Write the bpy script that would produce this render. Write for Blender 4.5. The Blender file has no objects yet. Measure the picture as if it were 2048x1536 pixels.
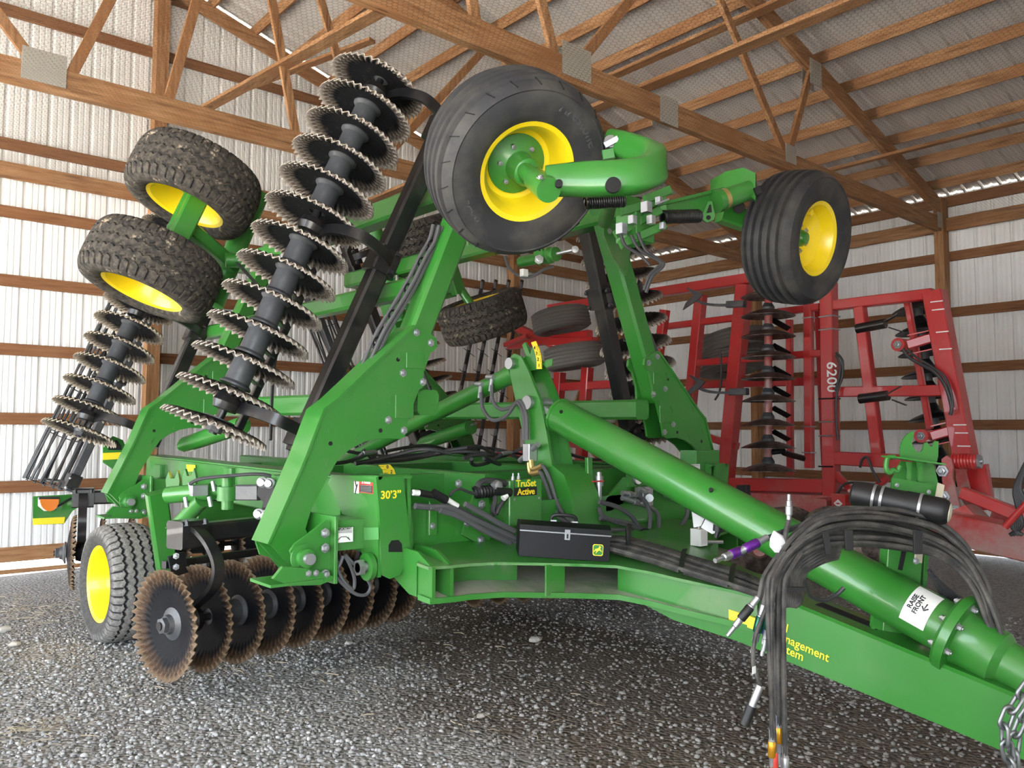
import bpy, math, random
import numpy as np
from mathutils import Vector, Matrix
random.seed(7)
rng = np.random.default_rng(7)
S = bpy.context.scene
COL = S.collection
PI = math.pi
V3 = Vector

# ---------------------------------------------------------------- camera
FPX = 1618.34                       # focal length in pixels of the 2048 px wide frame
CAM = V3((0, 0, 1.65))
def cam_axes(yaw, pitch, roll):
    cy, sy, cp, sp = math.cos(yaw), math.sin(yaw), math.cos(pitch), math.sin(pitch)
    f = V3((-sy * cp, cy * cp, sp)); r = V3((cy, sy, 0)); u = r.cross(f)
    cr, sr = math.cos(roll), math.sin(roll)
    return r * cr + u * sr, u * cr - r * sr, f
CR, CU, CF = cam_axes(math.radians(-40.579), math.radians(3.448), math.radians(.2534))
cd = bpy.data.cameras.new('camera'); co = bpy.data.objects.new('camera', cd); COL.objects.link(co)
cd.sensor_width = 36; cd.lens = FPX / 2048 * 36; cd.clip_end = 400; cd.clip_start = .05
co.matrix_world = Matrix(((CR.x, CU.x, -CF.x, CAM.x), (CR.y, CU.y, -CF.y, CAM.y), (CR.z, CU.z, -CF.z, CAM.z), (0, 0, 0, 1)))
S.camera = co

# ---------------------------------------------------------------- light and exposure
W = bpy.data.worlds.new('sky'); S.world = W; W.use_nodes = True
bg = W.node_tree.nodes['Background']
bg.inputs[0].default_value = (.80, .90, 1.0, 1); bg.inputs[1].default_value = 9.0
sd = bpy.data.lights.new('sun', 'SUN'); sd.energy = 60; sd.angle = math.radians(1.5); sd.color = (1, .95, .88)
so = bpy.data.objects.new('sun', sd); COL.objects.link(so)
so.rotation_euler = V3((.55, -.12, -.9)).to_track_quat('-Z', 'Y').to_euler()
VS = S.view_settings
VS.view_transform = 'Standard'; VS.look = 'None'; VS.exposure = 0.42; VS.gamma = 1; VS.use_curve_mapping = False

# ---------------------------------------------------------------- pixel helpers: a photo point seen on a real plane of the place
def ray(x, y): return CR * ((x - 1024) / FPX) + CU * ((768 - y) / FPX) + CF
def on(x, y, n, d):
    r = ray(x, y); n = V3(n); return CAM + r * ((d - n.dot(CAM)) / n.dot(r))
def onX(x, y, a): return on(x, y, (1, 0, 0), a)
def onY(x, y, a): return on(x, y, (0, 1, 0), a)
def onZ(x, y, a): return on(x, y, (0, 0, 1), a)
def atd(x, y, d): return CAM + ray(x, y) * d

# ---------------------------------------------------------------- materials
MATS = {}
class NT:
    def __init__(s, name):
        m = bpy.data.materials.new(name); m.use_nodes = True; MATS[name] = m
        s.m = m; s.t = m.node_tree; s.n = s.t.nodes; s.b = s.n['Principled BSDF']
    def node(s, typ, **kw):
        n = s.n.new(typ)
        for k, v in kw.items():
            if k.startswith('i_'):
                key = k[2:]; key = int(key) if key.isdigit() else key.replace('_', ' ')
                n.inputs[key].default_value = v
            else: setattr(n, k, v)
        return n
    def link(s, a, b): s.t.links.new(a, b)
    def coord(s, scale=(1, 1, 1), src='Object'):
        c = s.node('ShaderNodeTexCoord'); m = s.node('ShaderNodeMapping'); m.inputs['Scale'].default_value = scale
        s.link(c.outputs[src], m.inputs[0]); return m.outputs[0]
    def noise(s, vec, scale, detail=4, rough=.6):
        n = s.node('ShaderNodeTexNoise', i_Scale=scale, i_Detail=detail, i_Roughness=rough); s.link(vec, n.inputs['Vector']); return n.outputs['Fac']
    def ramp(s, fac, stops):
        r = s.node('ShaderNodeValToRGB'); e = r.color_ramp.elements
        while len(e) < len(stops): e.new(.5)
        for el, (p, c) in zip(e, stops): el.position = p; el.color = (*c, 1) if len(c) == 3 else c
        s.link(fac, r.inputs[0]); return r.outputs[0]
    def mix(s, fac, a, b):
        m = s.node('ShaderNodeMix', data_type='RGBA')
        for sock, v in ((m.inputs['Factor'], fac), (m.inputs['A'], a), (m.inputs['B'], b)):
            if hasattr(v, 'links') or isinstance(v, bpy.types.NodeSocket): s.link(v, sock)
            elif isinstance(v, (int, float)): sock.default_value = v
            else: sock.default_value = (*v, 1)
        return m.outputs['Result']
    def math(s, op, a, b=0., clamp=False):
        m = s.node('ShaderNodeMath', operation=op, use_clamp=clamp)
        for i, v in enumerate((a, b)):
            if isinstance(v, bpy.types.NodeSocket): s.link(v, m.inputs[i])
            else: m.inputs[i].default_value = v
        return m.outputs[0]
    def bump(s, h, strength=.3, dist=.01):
        b = s.node('ShaderNodeBump'); b.inputs['Strength'].default_value = strength; b.inputs['Distance'].default_value = dist
        s.link(h, b.inputs['Height']); s.link(b.outputs[0], s.b.inputs['Normal'])
    def set(s, color=None, rough=None, metal=None, coat=None, spec=None):
        B = s.b
        for k, v in (('Base Color', color), ('Roughness', rough), ('Metallic', metal), ('Coat Weight', coat), ('Specular IOR Level', spec)):
            if v is None: continue
            if isinstance(v, bpy.types.NodeSocket): s.link(v, B.inputs[k])
            elif isinstance(v, tuple): B.inputs[k].default_value = (*v, 1)
            else: B.inputs[k].default_value = v
        return s.m

def paint(name, col, dust=(.33, .30, .24), amt=.25, rough=.32, coat=.25, scale=2.2, lo=.48, hi=.75):
    k = NT(name); v = k.coord()
    n1 = k.noise(v, scale, 6, .65); n2 = k.noise(v, 60, 3)
    f = k.math('MULTIPLY', k.ramp(n1, [(lo, (0, 0, 0)), (hi, (1, 1, 1))]), amt)
    sp = k.ramp(n2, [(.70, (0, 0, 0)), (.76, (1, 1, 1))])
    c = k.mix(f, col, dust); c = k.mix(k.math('MULTIPLY', sp, amt * 1.2), c, dust)
    r = k.math('ADD', k.math('MULTIPLY', n1, .25), rough - .1)
    k.bump(k.noise(v, 90, 2), .04, .002)
    return k.set(color=c, rough=r, coat=coat)
def plain(name, col, rough=.5, metal=0., coat=0.): return NT(name).set(color=col, rough=rough, metal=metal, coat=coat)

paint('green', (.030, .195, .025), amt=.10)
paint('green_dusty', (.030, .195, .025), amt=.45, scale=1.3)
paint('green_tan', (.030, .195, .025), dust=(.50, .46, .38), amt=.98, scale=1.1, rough=.6, lo=.30, hi=.5)
paint('yellow', (.90, .66, .010), amt=.06)
paint('red', (.46, .020, .022), amt=.16)
paint('red_dusty', (.42, .022, .022), dust=(.36, .32, .29), amt=.8, rough=.5, scale=1.6, lo=.38, hi=.66)
paint('black', (.007, .007, .009), dust=(.10, .08, .06), amt=.30, rough=.35, scale=3.5)
paint('black_clean', (.013, .013, .015), dust=(.12, .11, .10), amt=.2, rough=.4)
paint('spool', (.055, .058, .065), dust=(.23, .20, .17), amt=.35, rough=.45, coat=.1, scale=7)
plain('zinc', (.42, .43, .45), .38, .8)
plain('zinc_dark', (.25, .26, .27), .4, .8)
plain('brass', (.55, .40, .16), .35, .8)
plain('white', (.80, .80, .78), .45)
plain('rubber_pale', (.13, .123, .115), .75)
plain('rubber_mark', (.055, .054, .056), .6)
plain('ink', (.01, .01, .01), .5)
plain('decal_yellow', (.92, .72, .03), .4)
plain('decal_red', (.60, .06, .04), .4)
plain('purple', (.16, .03, .32), .3, .6)
plain('anod_green', (.01, .10, .06), .3, .6)
plain('anod_blue', (.01, .05, .22), .3, .6)
plain('anod_gold', (.55, .26, .02), .3, .6)
plain('hole', (.004, .004, .004), .8)
plain('plastic', (.007, .007, .008), .5)
plain('spring', (.009, .009, .010), .35, .2, .2)
plain('amber', (.70, .20, .03), .15)
plain('lens_dark', (.03, .03, .03), .3)
plain('badge_green', (.02, .20, .03), .4)
plain('plate_green', (.10, .34, .10), .35)
plain('gravel_light', (.48, .45, .40), .85)
plain('cream', (.62, .58, .44), .4, .3)
plain('bag', (.75, .75, .76), .3)

k = NT('rubber'); v = k.coord(); n = k.noise(v, 5, 5); n2 = k.noise(v, 40, 3)
k.bump(n2, .12, .003)
k.set(color=k.mix(k.ramp(n, [(.45, (0, 0, 0)), (.75, (1, 1, 1))]), (.030, .030, .033), (.075, .070, .062)), rough=.62, spec=.3)
k = NT('rubber_muddy'); v = k.coord(); n = k.noise(v, 9, 6, .7); n2 = k.noise(v, 28, 4)
k.bump(n, .35, .006)
c = k.mix(k.ramp(n2, [(.40, (0, 0, 0)), (.62, (1, 1, 1))]), (.030, .028, .026), (.085, .072, .058))
c = k.mix(k.ramp(n, [(.60, (0, 0, 0)), (.66, (1, 1, 1))]), c, (.33, .27, .20)); k.set(color=c, rough=.8, spec=.2)
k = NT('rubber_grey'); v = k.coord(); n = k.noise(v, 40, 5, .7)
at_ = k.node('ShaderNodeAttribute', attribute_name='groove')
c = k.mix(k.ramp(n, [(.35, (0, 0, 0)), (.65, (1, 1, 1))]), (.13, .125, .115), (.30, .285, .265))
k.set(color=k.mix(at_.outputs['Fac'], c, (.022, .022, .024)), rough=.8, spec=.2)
k = NT('hose'); v = k.coord(); n = k.noise(v, 14, 4)
k.set(color=k.mix(k.ramp(n, [(.4, (0, 0, 0)), (.7, (1, 1, 1))]), (.028, .027, .027), (.10, .092, .082)), rough=.65)
plain('hose_clean', (.035, .035, .038), .5)
plain('hose_grey', (.085, .085, .09), .55)

# disc blade: black pressed centre, rusty fluted rim, worn bright edge ('wear' attribute)
def blade_mat(name, rim1, rim2, edge, dirt):
    k = NT(name); v = k.coord()
    ln = k.node('ShaderNodeVectorMath', operation='LENGTH'); c0 = k.node('ShaderNodeTexCoord'); k.link(c0.outputs['Object'], ln.inputs[0])
    nz = k.noise(v, 26, 5, .7); nz2 = k.noise(v, 7, 4)
    rr = k.math('ADD', ln.outputs['Value'], k.math('MULTIPLY', k.math('SUBTRACT', nz2, .5), .10))
    m = k.ramp(k.math('DIVIDE', rr, .34), [(.70, (0, 0, 0)), (.92, (1, 1, 1))])
    c = k.mix(k.ramp(nz, [(.35, (0, 0, 0)), (.7, (1, 1, 1))]), rim1, rim2)
    dk = k.mix(k.ramp(nz, [(.55, (0, 0, 0)), (.8, (1, 1, 1))]), (.006, .006, .008), dirt)
    c = k.mix(m, dk, c)
    w = k.node('ShaderNodeAttribute', attribute_name='wear')
    c = k.mix(w.outputs['Fac'], c, edge)
    k.bump(nz, .2, .003)
    k.set(color=c, rough=.6, metal=.0, spec=.16)
blade_mat('blade', (.075, .060, .048), (.16, .125, .098), (.52, .46, .40), (.05, .042, .035))
blade_mat('blade_rusty', (.040, .026, .017), (.125, .064, .030), (.20, .14, .09), (.020, .018, .018))
blade_mat('blade_muddy', (.10, .08, .06), (.27, .225, .17), (.58, .50, .40), (.13, .115, .10))
k = NT('blade_red'); v = k.coord(); n = k.noise(v, 9, 5, .7)
k.set(color=k.mix(k.ramp(n, [(.42, (0, 0, 0)), (.68, (1, 1, 1))]), (.045, .035, .032), (.26, .20, .17)), rough=.35, metal=.6)

def wood(name, axis, dark=0.):
    sc = [9., 9., 9.]; sc[axis] = .7
    k = NT(name); v = k.coord(tuple(sc)); v2 = k.coord()
    oi = k.node('ShaderNodeObjectInfo')
    add = k.node('ShaderNodeVectorMath', operation='ADD'); k.link(v, add.inputs[0])
    ms = k.node('ShaderNodeVectorMath', operation='SCALE'); k.link(oi.outputs['Location'], ms.inputs[0]); ms.inputs['Scale'].default_value = 1.7
    k.link(ms.outputs[0], add.inputs[1])
    g = k.noise(add.outputs[0], 3.2, 7, .62); big = k.noise(v2, 1.1, 3)
    c = k.ramp(g, [(.30, (.15, .070, .032)), (.48, (.34, .175, .080)), (.72, (.50, .285, .145))])
    c = k.mix(k.ramp(big, [(.45, (0, 0, 0)), (.7, (1, 1, 1))]), c, (.30, .135, .055))
    if dark: c = k.mix(dark, c, (.15, .055, .025))
    # knots
    vo = k.node('ShaderNodeTexVoronoi', i_Scale=.9); sq = k.coord(tuple(4. if i != axis else 1.6 for i in range(3)))
    k.link(sq, vo.inputs['Vector']); kn = k.ramp(vo.outputs['Distance'], [(.05, (1, 1, 1)), (.10, (0, 0, 0))])
    c = k.mix(k.math('MULTIPLY', kn, .75), c, (.10, .04, .02))
    k.bump(g, .15, .004); k.set(color=c, rough=.72, spec=.25)
for i, a in enumerate('xyz'): wood('wood_' + a, i)
wood('girt_x', 0, .55); wood('girt_y', 1, .55)
k = NT('siding'); v = k.coord(); n = k.noise(v, 1.3, 4)
k.set(color=k.mix(k.ramp(n, [(.4, (0, 0, 0)), (.75, (1, 1, 1))]), (.86, .86, .85), (.78, .775, .75)), rough=.42, spec=.4)
k = NT('roofing'); v = k.coord(); n = k.noise(v, 1.7, 5)
k.set(color=k.mix(k.ramp(n, [(.4, (0, 0, 0)), (.75, (1, 1, 1))]), (.68, .65, .62), (.58, .555, .525)), rough=.36, metal=.35)
k = NT('galvanised'); v = k.coord(); vo = k.node('ShaderNodeTexVoronoi', i_Scale=60.); k.link(v, vo.inputs['Vector'])
k.bump(vo.outputs['Distance'], .5, .004); k.set(color=(.48, .47, .42), rough=.45, metal=.5)
plain('wire', (.12, .11, .095), .55, .5)
k = NT('gravel_bed'); v = k.coord()
vo = k.node('ShaderNodeTexVoronoi', i_Scale=38.); k.link(v, vo.inputs['Vector'])
n = k.noise(v, 1.1, 5); n2 = k.noise(v, 120, 2)
c = k.mix(n2, (.17, .165, .158), (.30, .29, .28)); sep = k.node('ShaderNodeSeparateColor'); k.link(vo.outputs['Color'], sep.inputs[0])
c = k.mix(k.math('MULTIPLY', sep.outputs[0], .6), c, (.47, .465, .455))
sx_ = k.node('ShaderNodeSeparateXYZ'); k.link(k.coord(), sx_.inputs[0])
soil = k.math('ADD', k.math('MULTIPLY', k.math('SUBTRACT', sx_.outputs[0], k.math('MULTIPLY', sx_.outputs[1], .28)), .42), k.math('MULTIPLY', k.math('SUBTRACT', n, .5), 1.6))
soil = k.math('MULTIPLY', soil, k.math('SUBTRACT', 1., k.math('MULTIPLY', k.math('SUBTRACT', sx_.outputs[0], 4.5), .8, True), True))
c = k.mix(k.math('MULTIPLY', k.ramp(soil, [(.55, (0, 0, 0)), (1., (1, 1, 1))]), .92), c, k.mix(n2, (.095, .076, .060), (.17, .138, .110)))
k.bump(k.math('SUBTRACT', 1., vo.outputs['Distance']), .9, .02); k.set(color=c, rough=.9, spec=.2)
k = NT('gravel_stone')
at_ = k.node('ShaderNodeAttribute', attribute_name='tone'); v = k.coord(); n2 = k.noise(v, 90, 3)
c = k.ramp(at_.outputs['Fac'], [(0, (.16, .155, .15)), (.4, (.36, .355, .35)), (.75, (.54, .54, .535)), (1, (.70, .69, .68))])
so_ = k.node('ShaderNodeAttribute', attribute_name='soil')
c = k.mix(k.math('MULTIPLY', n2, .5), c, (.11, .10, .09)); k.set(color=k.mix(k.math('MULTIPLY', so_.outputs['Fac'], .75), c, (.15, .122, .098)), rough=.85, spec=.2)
plain('straw', (.40, .335, .23), .8)
plain('outside', (.50, .47, .42), .9)
k = NT('toolbox_black'); v = k.coord(); k.bump(k.noise(v, 260, 2), .25, .001); k.set(color=(.006, .006, .008), rough=.45, spec=.22)

# ---------------------------------------------------------------- mesh builder
class B:
    def __init__(s): s.v = []; s.f = []
    def add(s, vs, fs):
        o = len(s.v); s.v += [V3(p) for p in vs]; s.f += [[i + o for i in f] for f in fs]; return s
    def loft(s, rings, caps=True, closed=False):
        n = len(rings[0]); m = len(rings); vs = [p for r in rings for p in r]; fs = []
        for j in range(m if closed else m - 1):
            a, b = j * n, ((j + 1) % m) * n
            for i in range(n): fs.append([a + i, a + (i + 1) % n, b + (i + 1) % n, b + i])
        if caps and not closed: fs += [list(range(n))[::-1], list(range((m - 1) * n, m * n))]
        return s.add(vs, fs)
    def beam(s, p, q, w, h, up=(0, 0, 1), c=None, taper=1.):
        p, q = V3(p), V3(q); d = (q - p).normalized(); up = V3(up)
        x = d.cross(up)
        if x.length < 1e-4: x = d.cross(V3((1, 0, 0)))
        x.normalize(); y = x.cross(d)
        c = min(w, h) * .12 if c is None else c
        def ring(o, k):
            a, b = w / 2 * k, h / 2 * k
            pts = [(-a + c, -b), (a - c, -b), (a, -b + c), (a, b - c), (a - c, b), (-a + c, b), (-a, b - c), (-a, -b + c)] if c > 0 else [(-a, -b), (a, -b), (a, b), (-a, b)]
            return [o + x * i + y * j for i, j in pts]
        return s.loft([ring(p, 1), ring(q, taper)])
    def box(s, c, sx, sy, sz, ch=.004):
        c = V3(c); return s.beam(c - V3((0, 0, sz / 2)), c + V3((0, 0, sz / 2)), sx, sy, up=(0, 1, 0), c=ch)
    def tube(s, p, q, r, n=18, r2=None):
        p, q = V3(p), V3(q); d = (q - p).normalized(); x = d.orthogonal().normalized(); y = d.cross(x); r2 = r if r2 is None else r2
        e = [(math.cos(2 * PI * i / n), math.sin(2 * PI * i / n)) for i in range(n)]
        return s.loft([[p + (x * a + y * b) * r for a, b in e], [q + (x * a + y * b) * r2 for a, b in e]])
    def pipe(s, p, q, r, ri, n=20):
        d = (V3(q) - V3(p)); return s.lathe([(ri, 0), (r, 0), (r, d.length), (ri, d.length)], p, d, n, closed=True)
    def path(s, pts, r, n=7, closed=False):
        pts = [V3(p) for p in pts]; m = len(pts); T = []
        for i in range(m):
            a = pts[(i - 1) % m] if closed or i else pts[0]; b = pts[(i + 1) % m] if closed or i < m - 1 else pts[-1]
            T.append((b - a).normalized())
        x = T[0].orthogonal().normalized(); rings = []
        for i in range(m):
            x = (x - T[i] * x.dot(T[i])).normalized(); y = T[i].cross(x)
            rings.append([pts[i] + (x * math.cos(2 * PI * k / n) + y * math.sin(2 * PI * k / n)) * r for k in range(n)])
        return s.loft(rings, closed=closed)
    def strap(s, pts, w, t, wdir):
        pts = [V3(p) for p in pts]; wd = V3(wdir).normalized(); rings = []
        for i, p in enumerate(pts):
            d = (pts[min(i + 1, len(pts) - 1)] - pts[max(i - 1, 0)]).normalized(); nn = d.cross(wd).normalized()
            rings.append([p - wd * w / 2 - nn * t / 2, p + wd * w / 2 - nn * t / 2, p + wd * w / 2 + nn * t / 2, p - wd * w / 2 + nn * t / 2])
        return s.loft(rings)
    def prism(s, pts, d):
        pts = [V3(p) for p in pts]; d = V3(d); n = len(pts)
        return s.add(pts + [p + d for p in pts], [list(range(n))[::-1], list(range(n, 2 * n))] + [[i, (i + 1) % n, n + (i + 1) % n, n + i] for i in range(n)])
    def lathe(s, prof, o, axis, n=32, closed=False, caps=True):
        o = V3(o); d = V3(axis).normalized(); x = d.orthogonal().normalized(); y = d.cross(x)
        e = [(math.cos(2 * PI * i / n), math.sin(2 * PI * i / n)) for i in range(n)]
        return s.loft([[o + d * h + (x * a + y * b) * r for a, b in e] for r, h in prof], caps=caps, closed=closed)
    def coil(s, p, q, r, turns, wr, n=6):
        p, q = V3(p), V3(q); d = q - p; u = d.normalized(); x = u.orthogonal().normalized(); y = u.cross(x); m = int(turns * 12)
        return s.path([p + d * (i / m) + (x * math.cos(2 * PI * turns * i / m) + y * math.sin(2 * PI * turns * i / m)) * r for i in range(m + 1)], wr, n)
def spline(pts, n=8):
    pts = [V3(p) for p in pts]; out = []
    for i in range(len(pts) - 1):
        a = pts[max(i - 1, 0)]; b = pts[i]; c = pts[i + 1]; d = pts[min(i + 2, len(pts) - 1)]
        for k in range(n):
            t = k / n; out.append(.5 * ((2 * b) + (c - a) * t + (2 * a - 5 * b + 4 * c - d) * t * t + (3 * b - a - 3 * c + d) * t ** 3))
    return out + [pts[-1]]

WM = {}
MIR = [None]                        # X of the mirror plane while the far half of a symmetric machine is built
def props(o, label=None, cat=None, group=None, kind=None):
    for k_, v_ in (('label', label), ('category', cat), ('group', group), ('kind', kind)):
        if v_: o[k_] = v_
    return o
def put(o, mw, parent=None):
    COL.objects.link(o); WM[o.name] = mw
    if parent: o.parent = parent; o.matrix_basis = WM[parent.name].inverted() @ mw
    else: o.matrix_basis = mw
    return o
def empty(name, loc, label=None, cat=None, group=None, parent=None):
    o = bpy.data.objects.new(name, None); o.empty_display_size = .2
    put(o, Matrix.Translation(V3(loc)), parent); return props(o, label, cat, group)
def meshdata(name, b, mat, sharp=35, origin=None, attrs=None):
    v = np.array([tuple(p) for p in b.v], dtype=np.float64); f = b.f
    if MIR[0] is not None: v[:, 0] = 2 * MIR[0] - v[:, 0]; f = [q[::-1] for q in f]
    o = (v.min(0) + v.max(0)) / 2 if origin is None else np.array(tuple(origin))
    if MIR[0] is not None and origin is not None: o = np.array([2 * MIR[0] - o[0], o[1], o[2]])
    me = bpy.data.meshes.new(name); me.from_pydata((v - o).tolist(), [], f)
    me.materials.append(MATS[mat] if isinstance(mat, str) else mat)
    me.polygons.foreach_set('use_smooth', np.ones(len(f), bool)); me.set_sharp_from_angle(angle=math.radians(sharp)); me.update()
    for an, vals in (attrs or {}).items():
        me.attributes.new(an, 'FLOAT', 'POINT').data.foreach_set('value', np.asarray(vals, np.float32))
    return me, V3(o)
def obj(name, b, mat, parent=None, label=None, cat=None, group=None, kind=None, sharp=35, origin=None, attrs=None):
    me, o = meshdata(name, b, mat, sharp, origin, attrs)
    ob = bpy.data.objects.new(name, me); put(ob, Matrix.Translation(o), parent); return props(ob, label, cat, group, kind)
def inst(name, me, mw, parent=None, **kw):
    if MIR[0] is not None:
        mw = Matrix.Translation((2 * MIR[0], 0, 0)) @ Matrix.Diagonal((-1, 1, 1, 1)) @ mw @ Matrix.Diagonal((-1, 1, 1, 1))
    ob = bpy.data.objects.new(name, me); put(ob, mw, parent); return props(ob, **kw)
def frame(o, z, x=None):            # matrix whose local Z is z
    z = V3(z).normalized(); x = z.orthogonal() if x is None else V3(x) - z * V3(x).dot(z); x.normalize(); y = z.cross(x); o = V3(o)
    return Matrix(((x.x, y.x, z.x, o.x), (x.y, y.y, z.y, o.y), (x.z, y.z, z.z, o.z), (0, 0, 0, 1)))
_bolt = {}
def bolt(p, axis, r=.016, parent=None, name='bolt', mat='zinc', h=.6):
    key = (round(r, 4), mat, h)
    if key not in _bolt:
        m0 = MIR[0]; MIR[0] = None
        b = B().lathe([(0.01 * r, 0), (r * 1.5, 0), (r * 1.5, r * .25), (r * .98, r * .26), (r * .95, r * (.25 + h)), (r * .7, r * (.35 + h))], (0, 0, 0), (0, 0, 1), 6)
        b.tube((0, 0, 0), (0, 0, r * (.7 + h)), r * .5, 8)
        _bolt[key] = meshdata(name, b, mat, origin=(0, 0, 0))[0]; MIR[0] = m0
    return inst(name, _bolt[key], frame(p, axis), parent)
def text_geo(body, size, extr=.002, bold=.0):
    cu = bpy.data.curves.new('txt', 'FONT'); cu.body = body; cu.size = size; cu.extrude = extr; cu.offset = bold; cu.align_x = 'CENTER'; cu.align_y = 'CENTER'; cu.resolution_u = 3
    ob = bpy.data.objects.new('txt', cu); COL.objects.link(ob)
    me = ob.evaluated_get(bpy.context.evaluated_depsgraph_get()).to_mesh()
    vs = [v.co.copy() for v in me.vertices]; fs = [list(p.vertices) for p in me.polygons]
    bpy.data.objects.remove(ob); bpy.data.curves.remove(cu); return vs, fs
def text(name, body, size, o, xd, yd, mat, parent, extr=.0015, bold=.0, sx=1.):
    vs, fs = text_geo(body, size, extr, bold); xd, yd = V3(xd).normalized(), V3(yd).normalized(); zd = xd.cross(yd); b = B()
    b.add([V3(o) + xd * p.x * sx + yd * p.y + zd * p.z for p in vs], fs)
    return obj(name, b, mat, parent, sharp=30)
def mat4(o, x, y):                  # rectangle helper: corner list around centre
    return None
# ================================================================ THE BARN
XE, YG, SL, ZE, XR = 12.30, 10.97, .29, 5.10, 3.02     # eave wall, gable wall, roof slope, eave height, ridge
XW, YB = -6.26, -1.42                                   # unseen left side, opened to brighten the walls; front end
def zroof(x): return ZE + SL * (XE - x) if x > XR else ZE + SL * (x - XW) 
# floor and ground outside
def grid(x0, x1, y0, y1, n, m, zf):
    xs = np.linspace(x0, x1, n); ys = np.linspace(y0, y1, m); b = B()
    b.v = [V3((x, y, zf(x, y))) for y in ys for x in xs]
    b.f = [[j * n + i, j * n + i + 1, (j + 1) * n + i + 1, (j + 1) * n + i] for j in range(m - 1) for i in range(n - 1)]
    return b
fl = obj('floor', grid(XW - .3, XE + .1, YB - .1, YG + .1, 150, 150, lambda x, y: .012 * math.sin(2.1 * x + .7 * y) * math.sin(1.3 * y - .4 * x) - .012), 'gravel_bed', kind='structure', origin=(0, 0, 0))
obj('ground_outside', B().box((3, 2, -.09), 160, 160, .1), 'outside', kind='structure')

# corrugated panel profile along s (0.914 wide): four major ribs and small ribs between
def panel_mesh(name, length, mat, w=.9144, rh=.019):
    prof = []
    for k_ in range(4):
        s0 = k_ * w / 4
        prof += [(s0, 0), (s0 + .020, rh), (s0 + .038, rh), (s0 + .058, 0), (s0 + .098, 0), (s0 + .104, .004), (s0 + .116, .004), (s0 + .122, 0), (s0 + .160, 0), (s0 + .166, .004), (s0 + .178, .004), (s0 + .184, 0)]
    prof.append((w, 0)); b = B(); n = len(prof)
    b.v = [V3((s, 0, h)) for s, h in prof] + [V3((s, length, h)) for s, h in prof]
    b.f = [[i, i + 1, n + i + 1, n + i] for i in range(n - 1)]
    return meshdata(name, b, mat, 20, (0, 0, 0))[0]
def cut_panel(name, mat, s0, l0, l1, w=.9144):           # gable sheet with a raked top
    m0 = panel_mesh(name, 1, mat, w); n = len(m0.vertices) // 2
    for i in range(n):
        s = m0.vertices[i].co.x / w; m0.vertices[n + i].co.y = l0 + (l1 - l0) * s
    return m0
wb = empty('wall_back', (3.2, YG, 0)); wb['kind'] = 'structure'
wr_ = empty('wall_right', (XE, 2, 0)); wr_['kind'] = 'structure'
wf = empty('wall_front', (3.2, YB, 0)); wf['kind'] = 'structure'
wl_ = empty('wall_left', (XW, 2, 0)); wl_['kind'] = 'structure'
cl = empty('ceiling', (3.2, 2, 5)); cl['kind'] = 'structure'
def basis(o, x, y, z):
    x, y, z, o = map(V3, (x, y, z, o)); return Matrix(((x.x, y.x, z.x, o.x), (x.y, y.y, z.y, o.y), (x.z, y.z, z.z, o.z), (0, 0, 0, 1)))
ZB = .135                                                # steel starts above the splash board gap
for i in range(20):                                      # gable: ribs stand outwards (+Y), flat side to the room
    x0 = XE - (i + 1) * .9144; l0, l1 = (zroof(max(x0, XW)) - ZB + .012, zroof(x0 + .9144) - ZB + .012)
    me = cut_panel('siding_panel', 'siding', 0, l0, l1)
    me = cut_panel('siding_panel', 'siding', 0, l1, l0)
    inst('siding_panel', me, basis((x0 + .9144, YG, ZB), (-1, 0, 0), (0, 0, 1), (0, 1, 0)), wb)
    if x0 > 3.0 or x0 < -3.4 or True:
        me2 = cut_panel('siding_panel', 'siding', 0, l0, l1)
        lo = ZB
        if x0 + .9144 < -.2:                              # unseen doorway behind the viewer, its width set for the light let in
            for vv in me2.vertices:
                if vv.co.y == 0: vv.co.y = 4.6
        inst('siding_panel', me2, basis((x0, YB, ZB), (1, 0, 0), (0, 0, 1), (0, -1, 0)), wf)
pm = panel_mesh('siding_panel', ZE - ZB + .018, 'siding', rh=.026)
for i in range(14):
    if i > 8: inst('siding_panel', pm, basis((XW, YG - (i + 1) * .9144 + .05, ZB), (0, 1, 0), (0, 0, 1), (1, 0, 0)), wl_)
    inst('siding_panel', pm, basis((XE, YG - (i + 1) * .9144 + .9144, ZB), (0, -1, 0), (0, 0, 1), (-1, 0, 0)), wr_)
# girts, posts, splash boards
GZ = [1.067, 1.857, 2.663, 3.466, 4.274]
def plank(name, p, q, w, h, mat, parent, up=(0, 0, 1), **kw): return obj(name, B().beam(p, q, w, h, up, c=.003), mat, parent, **kw)
for z in GZ + [5.075, 5.875, 6.675, 7.475]:
    xa = max(XW, XW + (z + .1 - ZE) / SL) if z > ZE else XW; xb = XE - max(0, (z + .1 - ZE) / SL)
    for x0, x1 in ((xa, 3.2), (3.2, 9.3), (9.3, xb)):
        if x1 - x0 > .3 and x0 < xb: plank('girt', (x0 + .07, YG - .042, z - .0685), (min(x1, xb) - .07, YG - .042, z - .0685), .038, .137, 'girt_x', wb, (0, 0, 1))
YP = [10.82, 7.77, 4.72, 1.67, -1.3]
for z in GZ:
    for y0, y1 in zip(YP[1:], YP[:-1]):
        plank('girt', (XE - .042, y0 + .075, z - .0685), (XE - .042, y1 - .075, z - .0685), .038, .137, 'girt_y', wr_)
for z0, h in ((.22, .17), (.025, .05)):
    plank('splash_board', (XW, YG - .03, z0), (XE, YG - .03, z0), .038, h, 'wood_x', wb)
    plank('splash_board', (XE - .03, YB, z0), (XE - .03, YG - .05, z0), .038, h, 'wood_y', wr_)
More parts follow.
